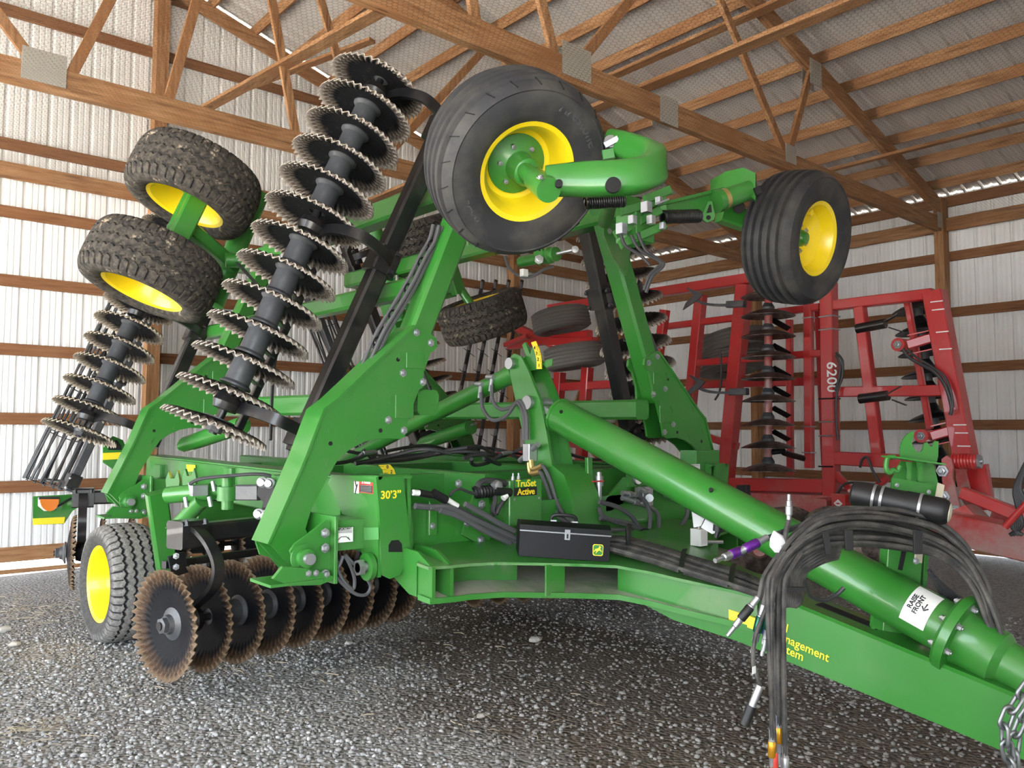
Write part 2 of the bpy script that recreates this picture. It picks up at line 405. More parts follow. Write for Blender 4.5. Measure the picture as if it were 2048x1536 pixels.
for x in (XW + .08, -1.0, 3.2, 9.3):
    plank('post', (x, YG - .15, -.05), (x, YG - .15, zroof(x) - .1), .16, .18, 'wood_z', wb, (0, 1, 0))
for y in YP[1:] + [10.86]:
    plank('post', (XE - .13, y, -.05), (XE - .13, y, ZE - .06), .19, .13, 'wood_z', wr_, (0, 1, 0))
for y in YP:
    plank('post', (XW + .13, y, -.05), (XW + .13, y, ZE - .06), .19, .13, 'wood_z', cl, (0, 1, 0))
plank('eave_beam', (XE - .10, YB, 4.66), (XE - .10, YG - .1, 4.66), .045, .19, 'wood_y', wr_)
plank('eave_beam', (XE - .06, YB, 5.0), (XE - .06, YG - .1, 5.0), .045, .15, 'girt_y', wr_)
plank('eave_beam', (XW + .10, YB, 4.72), (XW + .10, YG - .1, 4.72), .09, .30, 'wood_y', cl)
plank('net_board', (XW, YG - .10, 4.68), (XE - .3, YG - .10, 4.68), .045, .19, 'wood_x', wb)
b0 = onY(1207, 650, 10.55); b1 = onY(1118, 905, 10.55)
plank('brace', b0 + (b0 - b1) * .1, b1 + (b1 - b0) * .3, .09, .04, 'wood_z', wb, (0, 1, 0))
# roof sheets and purlins
sl = math.hypot(1, SL); LR = (XE - XR + .25) * sl
rm = panel_mesh('roof_panel', LR, 'roofing', rh=.032)
for i in range(14):
    y0 = YG + .35 - (i + 1) * .9144
    d = V3((-1 / sl, 0, SL / sl)); inst('roof_panel', rm, basis((XE + .25, y0 + .9144, ZE - SL * .25 + .03), (0, -1, 0), d, V3((0, -1, 0)).cross(d)), cl)
    d = V3((1 / sl, 0, SL / sl)); inst('roof_panel', rm, basis((XW - .25, y0, ZE - SL * .25 + .03), (0, 1, 0), d, V3((0, 1, 0)).cross(d)), cl)
x = XE - .45
while x > XR + .1:
    for xx, sg in ((x, -1), (2 * XR - x, 1)):
        zz = zroof(xx) - .055
        for y0, y1 in zip([YB] + YP[::-1], YP[::-1] + [YG]):
            if y1 - y0 > .5: plank('purlin', (xx, y0 - .12, zz), (xx, y1 + .12, zz), .04, .135, 'wood_y', cl, (-SL * sg * -1, 0, 1))
    x -= .615
for xa, xb in ((XE - .3, XR), (XW + .3, XR)): plank('rafter', (xa, YG - .13, zroof(xa) - .19), (xb, YG - .13, zroof(xb) - .19), .045, .20, 'wood_x', wb)
# trusses
def truss(y, label):
    t = empty('roof_truss', (XR, y, 4.56), label, 'truss', 'roof trusses over the machines')
    for dy in (-.022, .022):
        yy = y + dy
        plank('bottom_chord', (XW + .05, yy, 4.665), (XR - 2.9, yy, 4.665), .04, .21, 'wood_x', t)
        plank('bottom_chord', (XR - 2.89, yy, 4.665), (5.92, yy, 4.665), .04, .215, 'wood_x', t)
        plank('bottom_chord', (5.93, yy, 4.66), (XE - .03, yy, 4.66), .04, .20, 'wood_x', t)
        for sg, xe in ((1, XE), (-1, XW)):
            n = V3((SL * sg, 0, 1)).normalized(); o = -.13 - .09
            a = V3((xe - sg * .05, yy, zroof(xe) + o)); c = V3((XR, yy, zroof(XR) + o)); plank('top_chord', a, c, .04, .185, 'wood_x', t)
    webs = [(3.67, 4.72, XR + .05, 7.45), (4.50, 4.72, 3.60, 7.15), (4.70, 4.70, 6.30, 6.62), (8.05, 4.70, 6.35, 6.60), (8.05, 4.70, 8.62, 5.92)]
    for x0, z0, x1, z1 in webs:
        for sg in (1, -1):
            xa, xb = (x0, x1) if sg > 0 else (2 * XR - x0, 2 * XR - x1)
            plank('web', (xa, y + .002 * sg, z0), (xb, y + .002 * sg, z1), .05, .10, 'wood_z', t, (1, 0, 0) if abs(x1 - x0) < .2 else (0, 1, 0)) if False else obj('web', B().beam((xa, y, z0), (xb, y, z1), .09, .045, (0, 1, 0), c=.003), 'wood_z', t)
    for xx, zz, w, h in ((4.70, 4.75, .34, .28), (2 * XR - 4.7, 4.75, .34, .28), (5.92, 4.66, .26, .26), (8.05, 4.74, .22, .20), (-1.65, 4.74, .22, .2), (8.62, 5.83, .26, .30), (XR - 2.9, 4.66, .26, .26), (12.05, 4.70, .24, .22)):
        for sg in (-1, 1):
            obj('truss_plate', B().box((xx, y + sg * .05, zz), w, .006, h, .001), 'galvanised', t)
TL = {7.77: 'wooden roof truss nearest the gable wall, over the tyre with caked mud', 4.72: 'wooden roof truss running down to the post on the right wall', 1.67: 'wooden roof truss nearest the viewer overhead', -1.3: 'wooden roof truss above the doorway behind the viewer'}
for y in YP[1:-1]: truss(y, TL[y])
# long lumber ties between trusses
def tie(name, p, q, label, w=.09, h=.04): return obj(name, B().beam(p, q, w, h, c=.003), 'wood_y', None, label, 'brace', 'lumber ties nailed across the trusses')
tie('truss_tie', (10.35, -1.3, 5.25), (10.35, 10.8, 5.25), 'straight lumber tie nailed under the roof along the right side')
tie('truss_tie', (7.35, -1.3, 6.10), (7.35, 10.8, 6.10), 'lumber tie higher up the roof slope, nailed across the trusses', .14)
tie('truss_tie', (5.6, -1.3, 4.80), (5.6, 10.6, 4.80), 'lumber tie laid on the bottom chords by the metal splice plates', .14)
p0, p1 = onY(800, 0, 5.6), onY(370, 240, 10.6)
tie('diagonal_brace', p0, p1, 'long diagonal lumber brace rising from the gable wall to the roof', .14)
p0, p1 = onY(640, 120, 9.0), onY(455, 190, 10.6)
tie('diagonal_brace', p0 + (p0 - p1) * .5, p1, 'short diagonal lumber brace against the upper gable wall', .11)
# bird netting under the trusses: hexagonal wire, far too fine to count
def netting():
    s = .042; dy = s * math.sqrt(3) / 2 * 1.0
    X0, X1, Y0, Y1 = -1.6, XE - .30, -.6, YG - .30
    nx = int((X1 - X0) / s); ny = int((Y1 - Y0) / (s * .866))
    j, i = np.meshgrid(np.arange(ny), np.arange(nx), indexing='ij')
    cx = X0 + (i + (j % 2) * .5) * s; cy = Y0 + j * s * .866
    R = s / math.sqrt(3)
    ang = [math.radians(a) for a in (90, 30, -30, -90)]
    P = [(cx + R * math.cos(a), cy + R * math.sin(a)) for a in ang]
    A = np.concatenate([np.stack(P[k_], -1).reshape(-1, 2) for k_ in range(3)]); C_ = np.concatenate([np.stack(P[k_ + 1], -1).reshape(-1, 2) for k_ in range(3)])
    def zf(p):
        x, y = p[:, 0], p[:, 1]
        sag = .10 * np.abs(np.sin(PI * (y - 1.67) / 3.05)) * (.6 + .4 * np.sin(1.9 * x)) + .03 * np.sin(5 * x + 2 * y) * np.sin(3 * y)
        return 4.545 - sag
    n = len(A); d = C_ - A; d /= np.linalg.norm(d, axis=1)[:, None]; o = np.stack([-d[:, 1], d[:, 0]], -1) * .0012
    za, zb = zf(A), zf(C_)
    v = np.empty((n, 4, 3)); v[:, 0, :2] = A - o; v[:, 1, :2] = A + o; v[:, 2, :2] = C_ + o; v[:, 3, :2] = C_ - o
    v[:, 0, 2] = za; v[:, 1, 2] = za; v[:, 2, 2] = zb; v[:, 3, 2] = zb
    me = bpy.data.meshes.new('bird_netting'); me.vertices.add(n * 4); me.vertices.foreach_set('co', v.ravel().astype(np.float32))
    me.loops.add(n * 4); me.loops.foreach_set('vertex_index', np.arange(n * 4, dtype=np.int32)); me.polygons.add(n); me.polygons.foreach_set('loop_start', np.arange(0, n * 4, 4, dtype=np.int32))
    me.materials.append(MATS['wire']); me.update(calc_edges=True)
    ob = bpy.data.objects.new('bird_netting', me); put(ob, Matrix.Identity(4)); props(ob, 'fine wire bird netting stretched below the wooden trusses', 'netting', None, 'stuff')
netting()
# gravel: loose stones near the viewer, joined (nobody could count them)
def gravel():
    base = np.array([[0, 0, 1], [.894, 0, .447], [.276, .851, .447], [-.724, .526, .447], [-.724, -.526, .447], [.276, -.851, .447], [.724, .526, -.447], [-.276, .851, -.447], [-.894, 0, -.447], [-.276, -.851, -.447], [.724, -.526, -.447]])
    fc = np.array([[0, 1, 2], [0, 2, 3], [0, 3, 4], [0, 4, 5], [0, 5, 1], [1, 6, 2], [2, 7, 3], [3, 8, 4], [4, 9, 5], [5, 10, 1], [6, 7, 2], [7, 8, 3], [8, 9, 4], [9, 10, 5], [10, 6, 1]])
    N = 60000
    x = rng.uniform(-.6, 8.4, N); y = rng.uniform(.9, 9.0, N); keep = (rng.uniform(0, 1, N) < np.clip(1.9 - .19 * np.hypot(x, y), .22, 1)); x, y = x[keep], y[keep]
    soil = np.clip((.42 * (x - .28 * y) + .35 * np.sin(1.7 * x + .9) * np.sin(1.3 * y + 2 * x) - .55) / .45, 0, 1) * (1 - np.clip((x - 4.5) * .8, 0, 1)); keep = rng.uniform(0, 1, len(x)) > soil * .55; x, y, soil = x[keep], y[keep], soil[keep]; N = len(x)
    sz = .007 + .013 * rng.beta(1.3, 3.2, N)
    sc = sz[:, None] * np.stack([rng.uniform(.8, 1.5, N), rng.uniform(.7, 1.2, N), rng.uniform(.45, .8, N)], -1)
    a = rng.uniform(0, 2 * PI, N); jit = rng.uniform(.78, 1.22, (N, 11, 1))
    v = base[None] * jit * sc[:, None]; ca, sa = np.cos(a)[:, None], np.sin(a)[:, None]
    vx = v[..., 0] * ca - v[..., 1] * sa; vy = v[..., 0] * sa + v[..., 1] * ca
    z0 = sc[:, 2] * .35 - .012 + .004
    V_ = np.stack([vx + x[:, None], vy + y[:, None], v[..., 2] + z0[:, None] + .012 * (np.sin(2.1 * x + .7 * y) * np.sin(1.3 * y - .4 * x))[:, None]], -1).reshape(-1, 3)
    Fi = (fc[None] + (np.arange(N) * 11)[:, None, None]).reshape(-1)
    me = bpy.data.meshes.new('gravel_stones'); me.vertices.add(len(V_)); me.vertices.foreach_set('co', V_.ravel().astype(np.float32))
    me.loops.add(len(Fi)); me.loops.foreach_set('vertex_index', Fi.astype(np.int32)); nf = len(Fi) // 3
    me.polygons.add(nf); me.polygons.foreach_set('loop_start', np.arange(0, nf * 3, 3, dtype=np.int32)); me.materials.append(MATS['gravel_stone'])
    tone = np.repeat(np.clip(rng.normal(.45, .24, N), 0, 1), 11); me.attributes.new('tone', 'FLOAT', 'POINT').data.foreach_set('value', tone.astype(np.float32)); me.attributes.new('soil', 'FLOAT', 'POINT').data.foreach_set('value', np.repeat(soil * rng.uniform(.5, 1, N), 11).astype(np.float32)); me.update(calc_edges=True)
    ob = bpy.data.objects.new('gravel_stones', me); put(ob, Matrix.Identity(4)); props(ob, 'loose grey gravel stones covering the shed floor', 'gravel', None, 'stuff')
gravel()
# ================================================================ THE GREEN DISK HARROW
CX, YF, YR = 3.98, 4.20, 7.54                 # centre line, planes of the front and rear wing hinges
HZ = .10                                      # rise of the frame from front to rear hinge
H = empty('disk_harrow', (CX, 5.5, 0), 'large green disk harrow with raised wings, yellow wheel rims and fluted discs', 'harrow')
WL = V3((.38, -.10, .92)).normalized()        # direction along a folded wing (right wing, front gang)
WR = V3((.38, .07, .92)).normalized()         # rear gang
WX = V3((.382, 0, .924))

# ---- shared meshes: disc blade, tyres, rims
def blade_mesh(name, mat, R=.335, N=40, plain_=False):
    b = B(); wear = []; na = N * 5 if not plain_ else 64
    rs = [.16, .50, .61, .630, .70, .80, .90, 1.0] if not plain_ else [.12, .4, .7, .9, 1.]
    layers = []
    for side in (0, 1):
        rings = []
        for ri, q in enumerate(rs):
            amp = 0 if plain_ else .0155 * min(1, max(0, (q - .63) / .22)); ring = []
            for i in range(na):
                t = 2 * PI * i / na; ph = N * (t + .55 * (q - .6)); w_ = math.sin(ph)
                r = R * q * (1 + (.020 * w_ if q == 1 and not plain_ else 0)); z = (.060 if not plain_ else .085) * q * q + amp * w_ + side * .005
                ring.append(V3((r * math.cos(t), r * math.sin(t), z)))
                e = 0 if plain_ else (.95 if q == 1 else (.75 * max(0, w_) ** 3 if q > .85 else (.45 * max(0, w_) ** 3 if q > .75 else 0)))
                wear.append(e)
            rings.append(ring)
        layers.append(rings)
    rings = layers[0] + layers[1][::-1]; w2 = wear[:len(rs) * na]; wb_ = wear[len(rs) * na:]
    wback = [x for k_ in range(len(rs) - 1, -1, -1) for x in wb_[k_ * na:(k_ + 1) * na]]
    b.loft(rings, closed=True)
    return meshdata(name, b, mat, 60, (0, 0, 0), {'wear': w2 + wback})[0]
BL = blade_mesh('disc_blade', 'blade'); BLR = blade_mesh('disc_blade', 'blade_rusty'); BLM = blade_mesh('disc_blade', 'blade_muddy')
def spool_mesh(L, r=.080, mat='spool'):
    b = B().lathe([(.02, 0), (r * 1.25, 0), (r * 1.25, .012), (r, .03), (r, L - .03), (r * 1.25, L - .012), (r * 1.25, L), (.02, L)], (0, 0, 0), (0, 0, 1), 28)
    return meshdata('spool', b, mat, 40, (0, 0, 0))[0]

def tyre_mesh(name, mat, R, W, rr, kind):
    b = B(); hw = W / 2; gv = []
    if kind == 'rib':                          # ribbed implement tyre
        prof = [(rr, -hw * .80), (rr + .03, -hw * .93), (R * .78, -hw * 1.04), (R * .90, -hw * .97)]
        xs = np.linspace(-hw * .84, hw * .84, 37)
        for x in xs:
            g = min(abs(x - k_ * hw * .36) for k_ in (-1.8, -.9, 0, .9, 1.8)) ; prof.append((R - .022 * (g < .011) - .05 * (x / hw) ** 4, x))
        prof += [(R * .90, hw * .97), (R * .885, hw * 1.01), (R * .87, hw * .985), (R * .78, hw * 1.04), (rr + .055, hw * 1.0), (rr + .03, hw * .93), (rr, hw * .80), (rr - .02, hw * .4), (rr - .02, -hw * .4)]
        b.lathe(prof, (0, 0, 0), (0, 0, 1), 96, closed=True)
        return meshdata(name, b, mat, 30, (0, 0, 0), None)[0]
    na = 440; nb = 75; rings = []
    for i in range(na):
        t = 2 * PI * i / na; ring = []; tri = 2 * abs(((t * 22 / PI) % 1) - .5) - .5
        for q, x in ((rr, -hw * .8), (rr + .03, -hw * .95), (R * .80, -hw * 1.03)): ring.append((q, x, 0))
        for k_ in range(nb):
            x = -hw * .96 + 2 * hw * .96 * k_ / (nb - 1); u = x / hw; z = R - .045 * abs(u) ** 4
            g = 0
            for c0 in (-.56, -.19, .19, .56):
                if abs(u - c0 - .10 * tri) < .052: g = 1
            if abs(u) > .66 and ((t * 22 / PI + .25) % 1 < .15): g = 1
            ring.append((z - .013 * g, x, g))
        for q, x in ((R * .80, hw * 1.03), (rr + .03, hw * .95), (rr, hw * .8), (rr - .02, hw * .3), (rr - .02, -hw * .3)): ring.append((q, x, 0))
        rings.append([V3((q * math.cos(t), q * math.sin(t), x)) for q, x, g in ring])
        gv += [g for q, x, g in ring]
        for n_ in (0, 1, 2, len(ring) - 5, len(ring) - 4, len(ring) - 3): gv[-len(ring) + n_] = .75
    b.loft(rings, closed=True)
    return meshdata(name, b, mat, 40, (0, 0, 0), {'groove': gv})[0]
def rim_mesh(name, rr, W, mat='yellow', dish=-.06):
    hw = W / 2
    b = B().lathe([(rr - .012, hw * .80), (rr + .012, hw * .86), (rr + .014, hw * .80), (rr - .005, hw * .70), (rr - .02, hw * .55), (rr - .03, hw * .25), (rr - .035, hw * .2), (rr - .04, dish + .05), (rr - .075, dish + .03), (.11, dish), (.02, dish), (.02, dish - .012), (rr - .10, dish - .02), (rr - .06, dish + .01), (rr - .05, -hw * .3), (rr - .02, -hw * .6), (rr + .012, -hw * .86), (rr - .012, -hw * .82), (rr - .03, -hw * .62), (rr - .06, -hw * .3), (rr - .07, 0), (rr - .05, hw * .2), (rr - .045, hw * .5)], (0, 0, 0), (0, 0, 1), 56, closed=True)
    return meshdata(name, b, mat, 30, (0, 0, 0))[0]
TY_RIB = tyre_mesh('tyre', 'rubber', .45, .36, .235, 'rib'); RIM_RIB = rim_mesh('rim', .235, .36, dish=-.02); RIM_L = rim_mesh('rim', .235, .36, dish=.02)
TY_MUD = tyre_mesh('tyre', 'rubber_muddy', .46, .40, .27, 'zig'); RIM_Z = rim_mesh('rim', .27, .40, dish=-.05)
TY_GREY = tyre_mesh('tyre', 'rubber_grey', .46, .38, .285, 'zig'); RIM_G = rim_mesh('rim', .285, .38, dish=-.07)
def hub_mesh():
    b = B().lathe([(.012, -.10), (.15, -.10), (.15, -.075), (.125, -.07), (.075, -.04), (.07, .06), (.055, .075), (.012, .08)], (0, 0, 0), (0, 0, 1), 32)
    return meshdata('hub', b, 'green', 35, (0, 0, 0))[0]
HUB = hub_mesh()
def wheel(name, ty, rim, o, axis, parent, hub=True, nb=6, br=.115, label=None, hz=0.):
    m = frame(o, axis); w = inst(name, ty, m, parent)
    if label: w['label'] = label
    inst('rim', rim, m, w)
    if hub:
        inst('hub', HUB, m @ Matrix.Translation((0, 0, hz)), w)
        for i in range(nb):
            a = 2 * PI * i / nb + .3; bolt(m @ V3((br * math.cos(a), br * math.sin(a), -.075 + hz)), m.to_3x3() @ V3((0, 0, 1)), .014, w, 'lug_bolt', h=2.0)
    return w

# ---- a disc gang: shaft, blades, spools, spring arms to a black beam
def gang(A, D, sp, n, beam0, beam1, hang, bl, flip=1, lastnut=True, bw=.125, sag=.25, arm_mat='black', bulge=None, bm='black'):
    A, D = V3(A), V3(D).normalized(); L = sp * (n - 1)
    b = B().tube(A - D * .10, A + D * (L + .10), .026, 12)
    g = obj('disc_gang', b, 'black', H)
    sm = spool_mesh(sp - .016)
    for i in range(n):
        p = A + D * sp * i; rot = Matrix.Rotation(rng.uniform(0, 6.28), 4, 'Z'); inst('disc_blade', bl, frame(p, D * flip) @ rot, g)
        if i < n - 1 and i not in hang: inst('spool', sm, frame(p + D * .008, D), g)
    for q, sg in ((A, -1), (A + D * L, 1)):
        obj('end_nut', B().lathe([(.10, 0), (.10, .012), (.062, .03), (.055, .055)], q, D * sg, 24).lathe([(.05, .05), (.05, .085), (.04, .09)], q, D * sg, 6), 'spool', g)
    bm_o = obj('gang_beam', B().beam(beam0, beam1, bw, bw, D.cross(V3((0, 1, 0))), c=.016), bm, H)
    bd = (V3(beam1) - V3(beam0)).normalized()
    for i in hang:
        ps = A + D * sp * (i + .5)
        t = (ps - V3(beam0)).dot(bd); pb = V3(beam0) + bd * t
        e = (pb - ps); e -= D * e.dot(D); ln = e.length; e.normalize(); s_ = D.cross(e) * (1 if bulge is None else bulge)
        arm = [ps - e * .01 - s_ * .02, ps + e * .07 + s_ * .02, ps + e * .14 + s_ * .16, ps + e * .22 + s_ * sag, ps + e * (ln * .62) + s_ * (sag + .035), ps + e * (ln * .86) + s_ * sag * .86, ps + e * (ln + .02) + s_ * .11, ps + e * (ln + .06) + s_ * .0]
        ao = obj('spring_arm', B().strap(spline(arm, 5), .072, .030, D), arm_mat, g)
        obj('bearing', B().lathe([(.03, -.05), (.075, -.045), (.09, 0), (.075, .045), (.03, .05)], ps, D, 20).box(ps, .02, .02, .02), 'black', g)
        cb = B().beam(pb - bd * .09, pb + bd * .09, bw + .05, bw + .05, D.cross(V3((0, 1, 0))), c=.012)
        ck = obj('clamp', cb, 'black', g)
        for da in (-.065, .065):
            for ds in (-1, 1):
                pp = pb + bd * da + s_ * (bw / 2 + .035) * ds
                bolt(pp + e * .05, e, .016, g, 'clamp_bolt', 'black_clean', 1.6)
    return g

# ---- wing arm outline seen on the front hinge plane
ARM_PX = [(833.5, 652), (844, 656), (862, 668), (873, 677), (875, 693), (869, 701), (861, 706), (848, 744), (846, 774), (838, 780), (830, 800), (816, 843), (814, 851), (810, 873), (801, 878), (762, 876), (730, 883), (701, 898), (676, 919), (658, 950), (646, 973), (623, 1017), (611, 1058), (622, 1085), (636, 1105), (634, 1130), (616, 1146), (594, 1142), (572, 1122), (552, 1100), (540, 1088), (578, 1002), (616, 912), (640, 848), (651, 819), (680, 797), (752, 728)]
def wing(far):
    MIR[0] = CX if far else None
    # arms front and rear
    for k_, yy in enumerate((YF, YR)):
        off = V3((.04 * k_, yy - YF, HZ * .7 * k_))
        pts = [onY(x, y, YF) + off for x, y in ARM_PX]
        plate = obj('wing_arm', B().prism(pts, (0, .022, 0)), 'green', H)
        obj('side_plate', B().prism([p + V3((0, .17, 0)) for p in pts], (0, .022, 0)), 'green', plate)
        fl = [onY(x, y, YF) + off for x, y in [(540, 1088), (578, 1002), (616, 912), (640, 848), (651, 819), (680, 797), (752, 728), (833.5, 652)]]
        obj('edge_flange', B().strap([p + V3((-.012, .095, 0)) for p in fl], .215, .016, (0, 1, 0)), 'green', plate)
        c0 = onY(838, 690, YF) + off; c1 = onY(923, 466, YF) + off; dd = (c1 - c0)
        obj('arm_tube', B().beam(c0 - dd * .35 + V3((0, .10, 0)), c0 + dd * 1.62 + V3((0, .10, 0)), .165, .165, (0, 1, 0), c=.02), 'green', plate)
        pin = onY(605, 1112, YF) + off
        obj('hinge_pin', B().tube(pin + V3((0, -.16, 0)), pin + V3((0, .30, 0)), .030, 20).lathe([(.01, 0), (.045, 0), (.045, .02), (.01, .021)], pin + V3((0, -.14, 0)), (0, -1, 0), 24), 'zinc', plate)
        for x, y in ((833, 665), (862, 686), (806, 746), (846, 764), (777, 840), (808, 861)):
            bolt(onY(x, y, YF) + off, (0, -1, 0), .017, plate)
        for x, y in ((796, 719), (661, 887), (761, 861)):
            obj('plate_hole', B().tube(onY(x, y, YF) + off + V3((0, -.0015, 0)), onY(x, y, YF) + off + V3((0, .004, 0)), .013, 14), 'hole', plate)
        for x, y, l in ((842, 712, .06), (800, 710, .05), (824, 783, .05), (701, 793, .05), (781, 799, .05), (657, 856, .05), (714, 875, .05), (655, 922, .05), (657, 916, .05)):
            q = onY(x, y, YF) + off; obj('weld_slot', B().beam(q + V3((-.012, -.002, -l / 2)), q + V3((.012, -.002, l / 2)), .007, .003, (0, 1, 0), c=0), 'green_dusty', plate)
        # cover strips bolted on the arm
        for x0, y0, x1, y1 in ((812, 705, 848, 738), (790, 790, 826, 836)):
            q0, q1 = onY(x0, y0, YF) + off, onY(x1, y1, YF) + off
            obj('cover_plate', B().beam(V3(((q0.x + q1.x) / 2, q0.y - .004, q0.z)), V3(((q0.x + q1.x) / 2, q0.y - .004, q1.z)), abs(q1.x - q0.x), .008, (0, 1, 0), c=.003), 'green', plate)
    # longitudinal wing beams between the two arms
    la = onY(838, 690, YF); lb = onY(923, 466, YF); dd = (lb - la) / (lb.z - la.z)
    for z, y0, y1, w in ((1.84, 4.25, 7.6, .16), (2.62, 4.4, 8.4, .13), (3.36, 4.0, 8.3, .17))[::(2 if far else 1)]:
        p = la + dd * (z - la.z); x = p.x + (.26 if z < 2 else 0)
        obj('wing_beam', B().beam((x, y0, z), (x, y1, z + .04), w, w, (0, 0, 1), c=.02), 'green', H)
        if z < 2:
            bp = V3((x - .085, 4.86, 1.81)); bo = obj('stop_pad', B().tube(bp, bp + V3((-.05, 0, 0)), .075, 24), 'rubber', H); bolt(bp + V3((-.05, 0, 0)), (-1, 0, 0), .022, bo)
    for y in ():
        p = la + dd * (1.84 - la.z); q = la + dd * (3.9 - la.z)
        obj('wing_crosstube', B().beam(V3((p.x + .1, y, 1.84)), V3((q.x, y, 3.9)), .12, .12, (0, 1, 0), c=.015), 'green', H)
    # front plate with gusset at the head of the arm
    hd = la + dd * (3.30 - la.z); hd.y = YF - .02
    gp = [hd + V3((-.30, 0, .16)), hd + V3((.16, 0, .16)), hd + V3((.16, 0, -.14)), hd + V3((.06, 0, -.30)), hd + V3((-.10, 0, -.42)), hd + V3((-.16, 0, -.16))]
    pl = obj('head_plate', B().prism(gp, (0, .02, 0)), 'green_dusty', H)
    for dx, dz in ((-.22, .10), (.10, .10), (.10, -.10)): bolt(hd + V3((dx, 0, dz)), (0, -1, 0), .016, pl)
    # front gang of the wing
    A = atd(438.7, 837.7, 5.05); Bq = atd(761, 160, 5.05 * 1.12); D = (Bq - A); sp = D.length / 12; D.normalize()
    b0 = onY(600, 892, 4.87); b1 = b0 + D * 2.55
    g1 = gang(A, D, sp, 13, b0 - D * .05, b1, (0, 6, 11), BL, flip=-1, bulge=-1)
    # chain of lighter parts behind the gang: cultivator bar with scrapers
    sb0, sb1 = A + V3((.22, .28, -.1)), A + V3((.22, .28, -.1)) + D * 2.9
    if not far: so_ = obj('scraper_bar', B().beam(sb0, sb1, .05, .05, (0, 1, 0)), 'black', H)
    for i in range(0 if far else 12):
        p = A + D * sp * (i + .5); q = sb0 + D * ((p - sb0).dot(D)); obj('scraper', B().beam(q, p + (q - p) * .42, .05, .012, D), 'black', so_)
    # rear gang of the wing
    A2 = atd(165, 854, 7.62); D2 = WR
    g2 = gang(A2, D2, .225, 12, A2 + V3((.52, -.24, -.15)), A2 + V3((.52, -.24, -.15)) + D2 * 2.5, (0, 5, 10), BLM, flip=-1, bulge=-1)
    # rolling basket behind the rear gang
    R0 = atd(84, 968, 8.75); R1 = R0 + WR * 2.75; ax = WR; x_ = ax.orthogonal().normalized(); y_ = ax.cross(x_)
    bk = obj('rolling_basket', B().tube(R0, R1, .02, 10), 'black', H)
    for i in range(12):
        a = 2 * PI * i / 12; pts = [R0 + ax * (2.75 * t) + (x_ * math.cos(a + .9 * t) + y_ * math.sin(a + .9 * t)) * .19 for t in np.linspace(0, 1, 9)]
        obj('basket_bar', B().path(pts, .013, 6), 'spool' if i % 2 else 'black', bk)
    for t in np.linspace(0.02, 2.73, 6):
        obj('basket_hoop', B().lathe([(.19, -.004), (.19, .004), (.165, .004), (.165, -.004)], R0 + ax * t, ax, 24, closed=True), 'black_clean', bk)
    fb0 = R0 + V3((.20, -.34, -.02))
    fr = obj('basket_frame', B().beam(fb0 - ax * .05, fb0 + ax * 2.6, .09, .09, (0, 1, 0)), 'spool', H)
    for t in (.05, 1.3, 2.5):
        obj('basket_arm', B().beam(fb0 + ax * t, R0 + ax * t, .07, .02, ax), 'black', fr); ck = obj('arm_clamp', B().beam(fb0 + ax * (t - .08), fb0 + ax * (t + .08), .14, .14, (0, 1, 0)), 'black', fr)
        for s_ in (-.05, .05): bolt(fb0 + ax * (t + s_) + V3((-.05, -.06, 0)), (-.5, -.8, 0), .013, fr, 'clamp_bolt', 'zinc_dark')
    # dual wing wheels on one axle along the wing
    wa = atd(305, 542, 5.72); wq = wa + WX * .72
    if far:
        wa = atd(965, 633, 8.5); wq = atd(846, 478, 8.8); wa.x = 2 * CX - wa.x; wq.x = 2 * CX - wq.x
    for o_ in (wa, wq): wheel('wing_wheel', TY_MUD, RIM_Z, o_, -WX, H, label='muddy zigzag tread tyre on yellow rim')
    ax0 = obj('wheel_axle', B().tube(wa - WX * .1, wq + WX * .1, .045, 18), 'green', H)
    mid = (wa + wq) / 2; hub0 = mid + V3((.52, .35, -.12))
    obj('axle_post', B().beam(mid - WX * .22 + V3((.05, -.05, .02)), mid + WX * .22 + V3((.05, -.05, .02)), .14, .15, (0, 1, 0), c=.012), 'green', H)
    obj('axle_leg', B().beam(mid + V3((.05, 0, .05)), hub0 + V3((.02, -.1, -.05)), .10, .12, (0, 1, 0)), 'green', H)
    obj('axle_leg', B().beam(mid - WX * .2 + V3((.05, 0, 0)), hub0 + V3((.02, -.25, -.25)), .05, .10, (0, 1, 0)), 'green', H)
    rk = obj('rockshaft', B().tube(hub0 + V3((-.1, 0, -.35)), hub0 + V3((.25, 0, .6)), .085, 20), 'green', H)
    cy = obj('lift_cylinder', B().tube(hub0 + V3((-.12, -.30, -.05)), hub0 + V3((.28, -.42, -.02)), .055, 20).tube(hub0 + V3((.28, -.42, -.02)), hub0 + V3((.50, -.5, .0)), .022, 12), 'green', H)
    obj('hose', B().path(spline([hub0 + V3((-.1, -.3, 0)), hub0 + V3((.05, -.5, -.25)), hub0 + V3((.2, -.6, -.5)), hub0 + V3((.1, -.7, -.9)), hub0 + V3((0, -.9, -1.4))]), .013, 7), 'hose_clean', cy)
    obj('fitting', B().tube(hub0 + V3((.25, -.47, -.1)), hub0 + V3((.25, -.47, .02)), .018, 10), 'zinc', cy)
    # wing fold cylinder by the rear arm
    fa, fc_ = atd(372, 889, 7.6), atd(486, 850, 6.9); fcy = obj('fold_cylinder', B().tube(fa, fc_, .075, 22).tube(fa - (fc_ - fa) * .08, fa, .05, 16), 'green', H); obj('cylinder_pipe', B().tube(fa + V3((.05, -.09, .04)), fc_ + V3((0, -.09, .04)), .012, 8), 'zinc', fcy)
